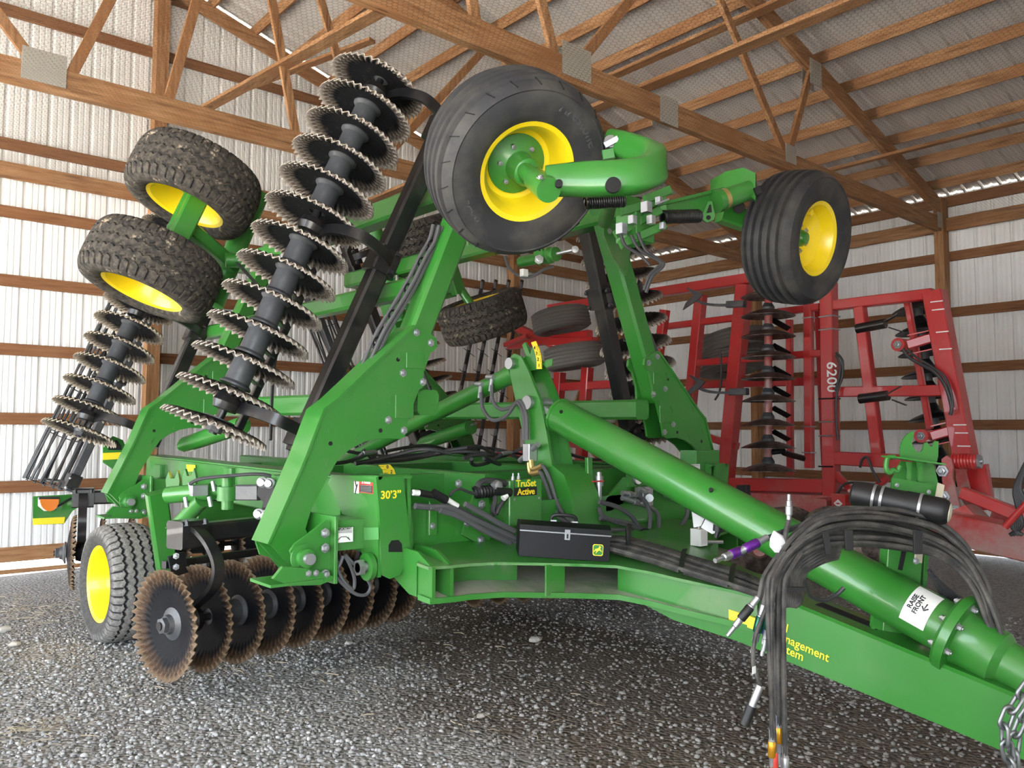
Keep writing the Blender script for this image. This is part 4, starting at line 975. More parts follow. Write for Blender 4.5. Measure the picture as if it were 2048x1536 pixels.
hd = [onP(x, y, .02) for x, y in z7([(770, 430), (775, 330), (800, 250), (850, 190), (912, 163), (905, 220), (890, 262), (892, 305), (912, 345), (948, 380), (985, 378), (1010, 340), (1020, 290), (1048, 278), (1075, 320), (1098, 325), (1112, 290), (1135, 265), (1162, 272), (1160, 420), (1140, 505), (1080, 492), (900, 465)])]
th = obj('hose_rack', B().prism(hd, PN * .012), 'green', H)
sh = [onP(x, y) for x, y in z7([(640, 425), (1160, 500)])]; obj('rack_shelf', B().beam(sh[0], sh[1], .14, .008, (0, 0, 1)), 'green', th)
for xx in (860, 975): obj('rack_rib', B().prism([onP(x, y, .03) for x, y in z7([(xx - 35, 480), (xx + 35, 490), (xx + 22, 560), (xx + 20, 690), (xx - 22, 680), (xx - 20, 560)])], PN * .01), 'green', th)
obj('rack_back', B().prism([onP(x, y, .07) for x, y in z7([(780, 470), (1110, 500), (1130, 560), (1160, 700), (1150, 760), (690, 650), (740, 560)])], PN * .01), 'green', th)
obj('rack_front', B().prism([onP(x, y, 0) for x, y in z7([(690, 640), (1150, 720), (1155, 880), (1000, 850), (680, 760)])], PN * .012), 'green', th)
obj('rack_loop', B().path(spline([onP(x, y, .02) for x, y in z7([(720, 430), (650, 435), (628, 490), (630, 560), (665, 590), (700, 560), (740, 575), (770, 520)])], 5), .012, 8), 'green', th)
for x, y in z7([(735, 718), (1062, 788)]): bolt(onP(x, y, -.01), -PN, .008, th)
# document canister strapped to the rack
k0, k1 = onP(1702, 985, -.05), onP(1864, 1019, -.24); kd = (k1 - k0).normalized()
cn = obj('document_canister', B().lathe([(.001, 0), (.045, .002), (.058, .012), (.060, .03), (.060, .24), (.063, .245), (.063, .40), (.055, .42), (.045, .427)], k0, kd, 36), 'plastic', H)
obj('canister_cap', B().lathe([(.046, .42), (.044, .43), (.025, .437), (.001, .438)], k0, kd, 32), 'cream', cn)
for t in (.10, .135, .30): obj('canister_strap', B().lathe([(.0605 + .003 * (t > .2), t), (.0645 + .003 * (t > .2), t), (.0645 + .003 * (t > .2), t + .012), (.0605 + .003 * (t > .2), t + .012)], k0, kd, 36, closed=True), 'zinc', cn)
obj('rack_bracket', B().beam(onP(1775, 1032, -.08), onP(1852, 1046, -.08), .04, .05, (0, 0, 1)), 'green', th)
obj('rack_stay', B().beam(onP(1882, 968, -.02), onP(1868, 1048, -.08), .035, .006, PN), 'cream', th)
obj('rack_hook', B().beam(onP(1842, 1055, -.14), onP(1836, 1125, -.16), .035, .010, PN), 'cream', th)
for x, y in ((1845, 1058), (1832, 1122)): bolt(onP(x, y, -.17), -PN, .011, th)
# ---- hoses
def hose(name, pts, r=.0125, mat='hose', parent=None, n=7, ns=8): return obj(name, B().path(spline(pts, ns), r, n), mat, parent)
hb = empty('hose_bundle', onP(1700, 1060), parent=H)
rnd = random.Random(3)
base_arc = [(1528, 1215, 3.52), (1545, 1150, 3.52), (1580, 1100, 3.55), (1640, 1062, 3.6), (1710, 1050, 3.66), (1790, 1058, 3.72), (1868, 1080, 3.72), (1925, 1120, 3.70), (1962, 1175, 3.66), (1985, 1235, 3.62), (2003, 1285, 3.6)]
for i in range(15):
    a, c = rnd.uniform(-1, 1), rnd.uniform(-1, 1); k_ = i / 14
    pts = []
    for j, (x, y, d) in enumerate(base_arc[(0 if i % 3 else 2):(11 if i % 2 else 9)]):
        f = math.sin(PI * min(1, j / 8)); pts.append(atd(x + 9 * a * (1 - .5 * f) + rnd.uniform(-3, 3), y + (k_ - .5) * 78 * (.35 + .65 * f) + rnd.uniform(-3, 3), d + .09 * c))
    hose('hose', pts, .0125, 'hose', hb)
# left inner loop of the coil hanging beside the top link
for i in range(9):
    o = i * 5.5; x0 = 1565 + o * .9
    hose('hose', [atd(1690 - i * 2, 1062 + o * 1.2, 3.62), atd(1625 + o * .4, 1080 + o * 1.0, 3.56), atd(x0 + 8, 1120 + o * .5, 3.52 + .01 * i), atd(x0, 1165, 3.50 + .012 * i), atd(x0 - 4, 1200, 3.50), atd(x0 + 6 - o * .5, 1213, 3.5)], .0125, 'hose', hb)
for x, y, w, h, an in ((1655, 1085, 12, 46, .5), (1698, 1080, 16, 40, .1), (1586, 1178, 44, 8, 0), (1836, 1085, 18, 46, .05)):
    q = atd(x, y, 3.44); obj('hose_strap', B().beam(q - CU * h / 2 / 1618 * 3.44 + CR * an * .01, q + CU * h / 2 / 1618 * 3.44 - CR * an * .02, w / 1618 * 3.44, .012, CF), 'plastic', hb)
# loose loops behind and below
hose('hose', [atd(1610, 1165, 3.7), atd(1622, 1192, 3.75), atd(1648, 1201, 3.78), atd(1672, 1190, 3.8), atd(1688, 1175, 3.8)], .010, 'hose_clean', hb)
for i in range(5):
    hose('hose', [atd(1858 + i * 3, 1140 + i * 4, 3.75), atd(1880 + 8 * i, 1180 + 3 * i, 3.78), atd(1900 + 9 * i, 1215 - 2 * i, 3.8), atd(1935 + 9 * i, 1255, 3.72)], .011, 'hose_clean', hb)
# couplers: body, collar and tip
def coupler(p, d, mat, parent, L=.16, r=.016):
    p, d = V3(p), V3(d).normalized(); c = obj('coupler', B().lathe([(.008, 0), (r * .8, 0), (r * .8, L * .2), (r, L * .22), (r, L * .55), (r * .85, L * .57), (r * .85, L * .75), (r * .55, L * .77), (r * .55, L)], p, d, 14), 'zinc', parent)
    obj('coupler_sleeve', B().lathe([(r * 1.0, L * .24), (r * 1.15, L * .26), (r * 1.15, L * .55), (r * 1.0, L * .57)], p, d, 14), mat, parent); return c
DN = V3((0, 0, -1))
drops = [(1520, 1190, 1500, 1215, 3.46, 'plastic', .9), (1532, 1190, 1508, 1290, 3.45, 'anod_green', .9), (1548, 1180, 1528, 1300, 3.43, 'anod_green', .9), (1545, 1200, 1530, 1280, 3.5, 'anod_blue', .9)]
for x0, y0, x1, y1, d, m, _ in drops:
    a, c = atd(x0, y0, d), atd(x1, y1, d); hose('hose', [atd(x0 + 30, y0 - 70, d + .05), atd(x0 + 8, y0 - 35, d + .02), a, a + (c - a) * .25], .0125, 'hose', hb); coupler(a + (c - a) * .2, c - a, m, hb, .21, .017)
for x0, x1, y1, m, d in ((1538, 1544, 1488, 'anod_gold', 3.40), (1552, 1558, 1460, 'anod_gold', 3.45), (1544, 1552, 1440, 'anod_blue', 3.47), (1562, 1570, 1520, 'zinc', 3.42), (1530, 1548, 1510, 'decal_red', 3.4)):
    a = atd(x0 + 6, 1180, d); c = atd(x1, y1, d); hose('hose', [atd(x0 + 40, 1105, d + .06), atd(x0 + 18, 1140, d + .03), a, atd((x0 + x1) / 2 + 2, (1180 + y1) / 2, d), atd(x1, y1 - 40, d), c], .0115, 'hose', hb); coupler(c + V3((0, 0, .06)), DN, m, hb, .2, .015)
hose('hose', [atd(1535, 1210, 3.42), atd(1512, 1270, 3.4), atd(1506, 1320, 3.38), atd(1512, 1345, 3.38), atd(1520, 1372, 3.38)], .009, 'hose', hb)
p = atd(1520, 1372, 3.38); q = atd(1488, 1450, 3.36); pc_ = obj('plug', B().tube(p, p + (q - p) * .55, .016, 14), 'zinc', hb); obj('plug_boot', B().tube(p + (q - p) * .52, q, .021, 16), 'plastic', hb)
obj('tag', B().box(atd(1508, 1340, 3.36), .025, .002, .03, .0004), 'white', hb)
# purple couplers with bag
for x0, y0, x1, y1 in ((1535, 1075, 1440, 1124), (1500, 1095, 1455, 1112)):
    a, c = atd(x0, y0, 3.7), atd(x1, y1, 3.62); coupler(a, c - a, 'purple', hb, .23, .020)
hose('hose', [atd(1536, 1076, 3.7), atd(1600, 1052, 3.74), atd(1680, 1036, 3.78), atd(1750, 1034, 3.82), atd(1800, 1042, 3.84)], .014, 'hose_clean', hb)
bagb = B(); bagb.lathe([(.004, 0), (.03, .03), (.042, .06), (.030, .09), (.010, .10)], atd(1548, 1062, 3.6), (.3, -.2, -1), 9); obj('plastic_bag', bagb, 'bag', hb)
coupler(atd(1578, 1042, 3.62), CU, 'zinc', hb, .12, .014); hose('hose', [atd(1578, 1040, 3.62), atd(1572, 1065, 3.6), atd(1570, 1090, 3.58)], .012, 'hose', hb)
# flat hose bundle lying on the hitch frame
fbn = empty('hose_run', onA(1350, 1110), parent=H)
for i in range(10):
    o = (i - 4.5); pts = []
    for x, y, sp in ((1205, 1085, 2.2), (1250, 1092, 3.5), (1310, 1108, 3.6), (1370, 1128, 3.6), (1430, 1146, 3.6), (1490, 1166, 3.4), (1530, 1182, 3.0)):
        q = onA(x - o * .6, y + o * sp, .955 + .03 + .02 * (i % 3)); pts.append(q)
    hose('hose', pts, .014, 'hose', fbn)
for x, y in ((1367, 1120), (1466, 1150)):
    q = onA(x, y, 1.0); obj('hose_strap', B().strap([onA(x + 3, y - 22, 1.0), onA(x, y - 16, 1.03), onA(x - 3, y + 4, 1.045), onA(x - 5, y + 22, 1.02), onA(x - 5, y + 26, .98)], .03, .006, (.8, -.5, 0)), 'plastic', fbn)
hk = onA(1257, 1108); obj('hose_guide', B().path(spline([hk, hk + V3((0, 0, .10)), hk + V3((.02, .02, .16)), hk + V3((.08, .06, .16))]), .016, 8), 'plastic', fbn); bolt(hk, (0, 0, 1), .016, fbn)
# ================================================================ THE RED SOIL FINISHER BEHIND
RX = 8.8
K = empty('soil_finisher', (8.6, 5.5, 0), 'red soil finisher with upright folded frame and smooth discs beside the right wall', 'tillage machine')
def rbeam(name, a, c, w, X=RX, mat='red', h=None, X2=None): return obj(name, B().beam(onX(*a, X), onX(*c, X2 or X), w, h or w, (1, 0, 0), c=.01), mat, K)
main = rbeam('frame_tube', (1657, 566), (1664, 1045), .155)
rbeam('frame_tube', (1617, 596), (1619, 936), .095, h=.09)
rbeam('frame_tube', (1100, 618), (1650, 534), .13)
rbeam('frame_tube', (1320, 655), (1640, 614), .085)
rbeam('frame_tube', (1489, 570), (1449, 985), .17)
rbeam('frame_tube', (1402, 590), (1372, 905), .13)
rbeam('frame_tube', (1670, 611), (1866, 588), .115)
rbeam('frame_tube', (1674, 784), (1898, 781), .115)
slant = rbeam('slanted_beam', (1869, 584), (1946, 992), .19)
rbeam('frame_tube', (1720, 615), (1757, 912), .115)
rbeam('gang_tube', (1815, 606), (1860, 858), .065, X=RX + .2)
rbeam('frame_tube', (1380, 727), (1645, 706), .085)
rbeam('frame_tube', (1395, 770), (1645, 762), .10, X=RX + .5)
rbeam('diagonal_strut', (1388, 865), (1475, 893), .09)
rbeam('frame_tube', (1579, 640), (1581, 950), .075, X=RX + .3)
rbeam('frame_tube', (1636, 620), (1650, 930), .07, X=RX + .25)
rbeam('lower_beam', (1455, 968), (1650, 972), .16, h=.12)
rbeam('lower_beam', (1440, 1000), (1680, 1010), .22, h=.16, mat='red_dusty')
rbeam('lower_beam', (1670, 916), (1830, 924), .15)
rbeam('lower_beam', (1670, 945), (1730, 1010), .07)
rbeam('lower_beam', (1775, 955), (1740, 985), .07)
rbeam('reflector_bar', (1450, 989), (1478, 991), .05, X=RX - .14, mat='decal_yellow')
# U-bolts around the lettered tube
for y in (634, 660, 798, 844, 872, 933):
    q = onX(1658.5, y, RX); obj('u_bolt', B().path([q + V3((-.085, .085, 0)), q + V3((-.085, -.085, .003)), q + V3((.085, -.085, .003)), q + V3((.085, .085, 0))], .009, 6), 'zinc' if y not in (798, 933) else 'plastic', main)
for y in (636, 853, 905): q = onX(1618, y, RX); obj('u_bolt', B().path([q + V3((-.055, .055, 0)), q + V3((-.055, -.055, 0)), q + V3((.055, -.055, 0))], .008, 6), 'zinc', main)
for y in (606, 622, 666, 700, 850, 866, 892, 910):
    q = onX(1869 + (y - 584) * .1887, y, RX); obj('u_bolt', B().beam(q + V3((-.10, -.10, 0)), q + V3((-.10, .02, .0)), .012, .012), 'white', slant)
# number on the tube, reading downwards
q = onX(1663, 754, RX - .08); vs, fs = text_geo('6200', .175, .001, .002)
obj('lettering', B().add([q + V3((-.003 - p.z, -p.y * .95, -p.x)) for p in vs], fs), 'white', main)
bx = onX(1660, 1042, RX); obj('tube_foot', B().box(bx, .22, .22, .30), 'red', main)
lb = onX(1682, 1010, RX - .3); lg = obj('corner_block', B().box(lb, .12, .16, .24), 'red', K)
fc = lb + V3((-.062, 0, .02))
obj('emblem', B().prism([fc + V3((0, -a, c)) for a, c in ((-.05, .0), (0, .045), (.05, 0), (0, -.045))], (-.003, 0, 0)), 'white', lg)
obj('emblem_core', B().prism([fc + V3((-.004, -a, c)) for a, c in ((-.030, .0), (0, .010), (.030, 0), (0, -.010))], (-.002, 0, 0)), 'red', lg)
vs, fs = text_geo('KUHN', .045, .001, .0015); obj('lettering', B().add([fc + V3((-.003 - p.z, -p.x, p.y - .07)) for p in vs], fs), 'white', lg)
wl = onX(1667, 1018, RX - .10); wlo = obj('decal', B().box(wl, .004, .06, .17, .001), 'white', K)
obj('decal_figure', B().path([wl + V3((-.003, .015, .06)), wl + V3((-.003, -.01, .02)), wl + V3((-.003, .012, -.02)), wl + V3((-.003, -.01, -.06))], .004, 5), 'ink', wlo)
# upright disc gang
BLK = blade_mesh('disc_blade', 'blade_red', R=.305, plain_=True)
ga = [579, 618, 659, 700.5, 743.5, 788, 836.6, 881, 926]
g = obj('disc_gang', B().tube(onX(1537, 570, 8.35), onX(1536, 940, 8.35), .045, 14), 'red_dusty', K)
for i, y in enumerate(ga):
    p = onX(1536, y, 8.35); inst('disc_blade', BLK, frame(p, (0, 0, -1)), g)
    obj('hub_spool', B().lathe([(.046, -.08), (.07, -.03), (.075, .02), (.046, .07)], p, (0, 0, 1), 20), 'spool', g)
for y in (905,):
    p = onX(1536, y, 8.35); obj('gang_arm', B().path(spline([p, p + V3((.1, -.12, .02)), onX(1570, 906, 8.5), onX(1612, 918, RX)]), .035, 8), 'black', g)
for y in (640, 690, 735, 775, 815, 862):
    obj('scraper', B().beam(onX(1545, y, 8.45), onX(1578, y + 18, 8.7), .07, .01, (1, 0, 0)), 'black', g)
# slanted disc gang behind the right hand beam
a0, a1 = onX(1832, 596, 9.5), onX(1886, 965, 9.5); gd = (a1 - a0)
g = obj('disc_gang', B().tube(a0 - gd * .03, a1, .05, 14), 'spool', K)
BLD = blade_mesh('disc_blade', 'black', R=.27, plain_=True)
for i in range(9):
    p = a0 + gd * (i / 8.4 + .03); inst('disc_blade', BLD, frame(p, gd), g); obj('hub_spool', B().lathe([(.05, -.10), (.10, 0), (.05, .06)], p, gd, 18), 'black', g)
# hydraulic brackets on the slanted beam
for x, y in ((1815, 690), (1862, 872)):
    q = onX(x, y, 8.7); br = obj('gang_bracket', B().beam(q, onX(x + 55, y - 16, RX), .10, .10, (0, 0, 1)), 'red', K)
    obj('bracket_bearing', B().tube(q + V3((-.12, .05, 0)), q + V3((.1, .05, 0)), .07, 18), 'red', br); bolt(q + V3((-.12, .05, 0)), (-1, 0, 0), .03, br, mat='zinc_dark')
    for dz in (-.10, .10): obj('clamp_rod', B().beam(q + V3((0, 0, dz)), onX(x + 62, y - 14, RX) + V3((0, 0, dz)), .014, .014), 'red', br)
obj('hose', B().path(spline([onX(x, y, 8.6) for x, y in ((1802, 690), (1815, 712), (1840, 728), (1870, 745), (1892, 775), (1903, 815), (1900, 830))]), .018, 7), 'hose_clean', K)
obj('hose', B().path(spline([onX(x, y, 8.6) for x, y in ((1815, 700), (1835, 716), (1862, 733), (1888, 752), (1902, 785), (1906, 815))]), .012, 7), 'hose_clean', K)
for pts in (((1672, 705), (1685, 722), (1684, 755), (1674, 785), (1672, 830), (1676, 880)), ((1672, 710), (1680, 728), (1679, 752), (1671, 782)), ((1440, 700), (1443, 740), (1440, 780), (1430, 800)), ((1672, 990), (1690, 968), (1720, 966), (1760, 972)), ((1720, 935), (1724, 920), (1735, 915), (1745, 940), (1760, 965))):
    obj('hose', B().path(spline([onX(x, y, RX - .12) for x, y in pts]), .014, 7), 'hose_clean', K)
# sweep shanks
def shank(p, flip=1):
    s_ = obj('sweep_shank', B().tube(p + V3((0, .16, 0)), p + V3((0, -.16, .03)), .055, 12).beam(p + V3((0, -.1, .02)), p + V3((0, -.30, .12 * flip)), .05, .012), 'black', K)
    obj('sweep_point', B().beam(p + V3((0, -.20, -.02)), p + V3((0, -.34, -.08 * flip)), .05, .012), 'black', s_)
shank(onX(1742, 655, RX - .05)); shank(onX(1748, 797, RX - .05))
# spring shank with duckfoot sweep in front
for x, y in ((1385, 600), (1390, 775)):
    q = [onX(x + a, y + c, 8.2) for a, c in ((0, -4), (20, 6), (45, 10), (80, 10), (104, 8))]; s_ = obj('spring_shank', B().strap(spline(q), .05, .03, (1, 0, 0)), 'spool', K)
    obj('shank_holder', B().beam(onX(x + 70, y + 9, 8.2), onX(x + 105, y + 8, 8.2), .07, .08), 'spool', s_)
    obj('duckfoot', B().prism([onX(x + a, y + c, 8.15) for a, c in ((-14, -26), (-4, -22), (20, -12), (12, -2), (-8, 12), (-20, 20), (-14, 6), (2, -10))], (.02, 0, 0)), 'spool', s_)
# tyres on the folded wing
def small_tyre(x, y, X, ax, R=.37):
    o = onX(x, y, X); b = B(); prof = [(.20, -.09), (.24, -.125), (.30, -.135), (.34, -.12)] + [(R - .012 * (k_ % 3 == 1), -.10 + k_ * .2 / 15) for k_ in range(16)] + [(.34, .12), (.30, .135), (.24, .125), (.20, .09)]
    sc = R / .37; b.lathe([(r * sc, h_ * sc * 1.05) for r, h_ in prof], o, ax, 48, closed=True); t = obj('transport_wheel', b, 'rubber_pale', K); t['label'] = 'grey ribbed tyre on the red machine'
    obj('rim', B().lathe([(.20 * sc, .08), (.18 * sc, 0), (.05, -.02), (.05, -.06), (.19 * sc, -.04), (.20 * sc, -.08)], o, ax, 32), 'red_dusty', t)
small_tyre(1122, 641, 7.1, (.1, -.15, -.98)); small_tyre(1149, 713, 6.95, (.1, -.1, -.99)); small_tyre(1470, 687, 9.6, (0, .2, 1), .42); small_tyre(1462, 724, 9.6, (0, .2, 1), .42)
for a, c, w in (((1120, 745), (1104, 1005), .12), ((1175, 735), (1157, 1000), .12), ((1020, 692), (1180, 668), .10), ((1085, 776), (1240, 768), .10), ((1105, 683), (1190, 684), .12), ((1205, 690), (1190, 700), .10), ((1035, 655), (1110, 690), .10), ((1065, 700), (1060, 800), .09)):
    rbeam('wing_tube', a, c, w, X=7.2)
rbeam('wing_tube', (1055, 672), (1010, 690), .06, X=7.0)
for a, c, w in (((1110, 880), (1290, 905), .12), ((1120, 930), (1310, 955), .10), ((1225, 885), (1215, 985), .11), ((1290, 880), (1275, 960), .10), ((1140, 860), (1215, 930), .07), ((1300, 850), (1385, 880), .09), ((1255, 905), (1215, 1000), .08), ((1330, 620), (1310, 760), .10), ((1000, 912), (1075, 905), .12)):
    rbeam('frame_tube', a, c, w, X=7.6)
# hitch end on the right: stabiliser plates, spring and dusty drawbar
pts = [onX(x, y, 7.4) for x, y in ((1883, 918), (1893, 911), (1903, 918), (1906, 935), (1903, 950), (1912, 985), (1922, 1020), (1918, 1030), (1908, 1026), (1895, 1005), (1888, 985), (1884, 960))]
hp2 = obj('hitch_plate', B().prism(pts, (.03, 0, 0)), 'red_dusty', K); obj('hitch_plate', B().prism([p + V3((.3, 0, .01)) for p in pts], (.03, 0, 0)), 'red_dusty', K)
for x, y in ((1885, 942), (1911, 1022), (1888, 993)): bolt(onX(x, y, 7.39), (-1, 0, 0), .035, hp2)
obj('coil_spring', B().coil(onX(1903, 922, 7.5), onX(1954, 923, 7.5), .055, 8, .015), 'red', hp2)
obj('spring_rod', B().tube(onX(1895, 922, 7.5), onX(1966, 923, 7.5), .022, 12).tube(onX(1952, 923, 7.5), onX(1962, 923, 7.5), .06, 6), 'zinc', hp2)
obj('support_leg', B().beam(onX(1948, 930, 7.9), onX(1962, 1020, 7.9), .22, .10, (1, 0, 0)), 'red', K)
rbeam('drawbar', (1880, 1048), (2075, 1092), .24, X=7.1, mat='red_dusty', h=.3)
rbeam('drawbar', (1925, 985), (2075, 1045), .10, X=7.3)
rbeam('drawbar', (1990, 1040), (2080, 1075), .30, X=7.6, mat='red_dusty')
obj('hitch_cylinder', B().tube(onX(1880, 1018, 7.2), onX(1905, 1033, 7.2), .035, 14).tube(onX(1903, 1031, 7.2), onX(1925, 1046, 7.2), .05, 16), 'spool', K)
obj('hitch_plate', B().prism([onX(x, y, 7.2) for x, y in ((1905, 1020), (1930, 1010), (1958, 1040), (1958, 1060), (1920, 1055))], (.25, 0, 0)), 'red_dusty', K)
obj('jack_lever', B().tube(onX(2010, 1054, 6.6), onX(2060, 1000, 6.6), .025, 12), 'red', K)
for i in range(6):
    obj('hose', B().path(spline([onX(2052 - i, 925 + 4 * i, 6.8), onX(2030 + 2 * i, 975, 6.8), onX(2034 + 3 * i, 1010, 6.8), onX(2044 - 4 * i, 1050, 6.8), onX(2020 + 5 * i, 1070, 6.8)]), .016, 7), 'hose_clean', K)
# low disc with a pinkish hub seen under the tube
p = atd(1518, 1098, 6.4); gdo = obj('disc_gang', B().tube(p, p + V3((.9, .5, 0)), .04, 12), 'black', K)
inst('disc_blade', BLK, frame(p, (.8, .6, 0)), gdo)
for k_ in range(1, 6): inst('disc_blade', BLK, frame(p + V3((.30, .12, -.02)) * k_, (.8, .6, 0)), gdo)
obj('hub_spool', B().lathe([(.02, -.06), (.07, -.05), (.075, 0), (.05, .05)], p, (-.8, -.6, 0), 20), 'red_dusty', gdo)
for k_ in range(5): inst('disc_blade', BLK, frame(onX(1665 + 17 * k_, 1090 + 2 * k_, 6.2), (.9, .3, 0)), gdo)
obj('manual_tube', B().beam(onX(1486, 970, 7.0), onX(1490, 1035, 7.0), .12, .08, (1, 0, 0)), 'plastic', K)
# rear tine harrow bars beyond the mast
for k_ in range(4):
    a, c = onY(966 + 26 * k_, 560, 9.2), onY(890 + 30 * k_, 935, 9.2); hbx = obj('tine_bar', B().beam(a, c, .055, .03, (0, 1, 0)), 'black_clean', H)
    for t in np.linspace(.06, .96, 9):
        q = a + (c - a) * t; obj('tine', B().beam(q + V3((-.10, -.02, .05)), q + V3((.10, -.02, -.06)), .008, .008), 'spool', hbx)
        obj('tine_clip', B().box(q + V3((0, -.02, .08)), .04, .02, .10, .003), 'zinc_dark', hbx)
# running gear of the red machine on the ground
obj('main_frame', B().beam((8.9, 4.3, .86), (8.9, 8.6, .86), .20, .20), 'red_dusty', K); obj('main_frame', B().beam((9.9, 4.3, .86), (9.9, 8.6, .86), .20, .20), 'red_dusty', K)
for y in (4.6, 6.4, 8.2): obj('main_frame', B().beam((8.4, y, .86), (10.6, y, .86), .16, .16), 'red_dusty', K)
obj('main_frame', B().beam((8.2, 3.3, .95), (8.95, 4.6, .90), .20, .20), 'red_dusty', K)
def ground_tyre(o):
    b = B().lathe([(.21, -.10), (.25, -.14), (.33, -.145), (.38, -.12), (.41, -.06), (.415, 0), (.41, .06), (.38, .12), (.33, .145), (.25, .14), (.21, .10)], o, (1, 0, 0), 40, closed=True); t = obj('transport_wheel', b, 'rubber', K)
    obj('rim', B().lathe([(.21, -.09), (.19, -.02), (.03, -.03), (.03, .03), (.19, .04), (.21, .09)], o, (1, 0, 0), 32), 'red_dusty', t); return t
for x in (9.15, 10.15):
    for y in (5.5, 6.9): ground_tyre(V3((x, y, .41)))
    obj('wheel_arm', B().beam((x + .2, 5.4, .42), (x + .2, 7.0, .42), .08, .12), 'red_dusty', K); obj('wheel_arm', B().beam((x + .2, 6.2, .42), (x + .2, 6.2, .9), .10, .14, (0, 1, 0)), 'red_dusty', K)
q = onX(2085, 1092, 7.15); obj('parking_jack', B().tube(V3((q.x, q.y, q.z)), V3((q.x, q.y, .02)), .05, 14).tube(V3((q.x, q.y, .03)), V3((q.x, q.y, 0)), .13, 18), 'red_dusty', K)
obj('parking_jack', B().tube((CX - .18, .80, .75), (CX - .18, .80, .02), .045, 16).tube((CX - .18, .80, .03), (CX - .18, .80, 0), .12, 18), 'black', H)
# ================================================================ DETAILS ON THE HARROW
# control box with lettering
cb0, cb1 = onY(1018, 962, 3.95), onY(1083, 1046, 3.95)
cbx = obj('control_box', B().box(((cb0.x + cb1.x) / 2, 4.02, (cb0.z + cb1.z) / 2), cb1.x - cb0.x, .15, cb0.z - cb1.z, .006), 'green', H)
cm = onY(1051, 975, 3.945)
plq = obj('name_plate', B().box((cm.x, 3.944, cm.z), .20, .004, .105, .001), 'ink', H)
obj('plate_upper', B().box((cm.x, 3.9405, cm.z + .027), .19, .003, .050, .001), 'badge_green', plq)
text('lettering', 'TruSet', .062, (cm.x, 3.938, cm.z + .026), (1, 0, 0), (0, 0, 1), 'decal_yellow', plq, bold=.001)
text('lettering', 'Active', .058, (cm.x, 3.938, cm.z - .027), (1, 0, 0), (0, 0, 1), 'decal_yellow', plq, bold=.001)
for x, y in ((1026, 957), (1037, 957)): q = onY(x, y, 4.0); obj('grease_fitting', B().lathe([(.012, 0), (.012, .02), (.006, .03), (.006, .045)], V3((q.x, 4.0, cb0.z)), (0, 0, 1), 10), 'zinc', cbx)
for x, y in ((1029, 999), (1078, 996)): bolt(onY(x, y, 3.945), (0, -1, 0), .006, cbx)
# bolted plate on the front beam, small brackets
bpx = obj('beam_plate', B().prism([onY(x, y, 3.965) for x, y in ((948, 992), (978, 996), (980, 1086), (950, 1084), (925, 1070))], (0, .02, 0)), 'green', H)
for x, y in ((963, 1009), (962, 1080), (934, 1045)): bolt(onY(x, y, 3.96), (0, -1, 0), .020, bpx)
obj('clip_plate', B().box(onY(865, 1035, 3.98), .06, .02, .20), 'green', bpx); bolt(onY(865, 1052, 3.965), (0, -1, 0), .014, bpx)
obj('post_flange', B().prism([onY(x, y, 3.9) for x, y in ((808, 950), (818, 990), (826, 1050), (826, 1100), (818, 1100), (812, 1030), (804, 954))], (0, .25, 0)), 'green', bpx)
# wiring and connectors in front of the beam
def blk(name, x0, y0, x1, y1, Y, r, mat): return obj(name, B().tube(onY(x0, y0, Y), onY(x1, y1, Y), r, 14), mat, wr)
wr = obj('wiring_harness', B().path(spline([onY(x, y, 3.88) for x, y in ((820, 985), (850, 990), (880, 996), (905, 1010), (940, 1030), (985, 1055), (1015, 1072))]), .016, 8), 'hose_grey', H)
blk('connector', 866, 986, 892, 1000, 3.86, .026, 'plastic'); blk('connector', 838, 985, 862, 990, 3.87, .020, 'plastic'); blk('cable_tag', 826, 985, 838, 986, 3.86, .017, 'white'); blk('cable_tag', 893, 998, 915, 1012, 3.86, .016, 'white')
for k_, pts in enumerate((((830, 1012), (870, 1016), (910, 1024), (960, 1050), (1010, 1072), (1030, 1085)), ((860, 1014), (900, 1016), (950, 1040), (1000, 1062), (1030, 1076)), ((880, 1020), (920, 1034), (970, 1062), (1020, 1086)), ((930, 1008), (970, 1030), (1000, 1048), (1028, 1062)))):
    obj('hose', B().path(spline([onY(x, y, 3.85 - .01 * k_) for x, y in pts]), .018, 8), 'hose_grey', wr)
obj('cable', B().path(spline([onY(x, y, 3.92) for x, y in ((955, 990), (958, 968), (975, 961), (1000, 964), (1012, 968))]), .020, 8), 'hose_clean', wr)
obj('cable_coil', B().coil(onY(950, 985, 3.92), onY(985, 982, 3.92), .030, 6, .011), 'plastic', wr)
for pts in (((987, 975), (990, 1000), (986, 1020), (990, 1030)), ((1018, 985), (1008, 1000), (998, 1015), (992, 1028)), ((960, 990), (940, 985), (920, 978), (905, 984), (900, 992))): obj('cable', B().path(spline([onY(x, y, 3.90) for x, y in pts]), .016 if pts[0][0] > 970 else .009, 8), 'hose_clean', wr)
obj('sensor', B().lathe([(.001, 0), (.03, 0), (.036, .02), (.03, .05), (.02, .055)], onY(988, 971, 3.92), (0, -1, 0), 20), 'zinc', wr)
blk('connector', 990, 982, 1020, 985, 3.88, .028, 'plastic'); blk('cable_tag', 1006, 997, 1013, 990, 3.87, .019, 'white'); bolt(onY(917, 967, 3.98), (0, -1, 0), .018, wr)
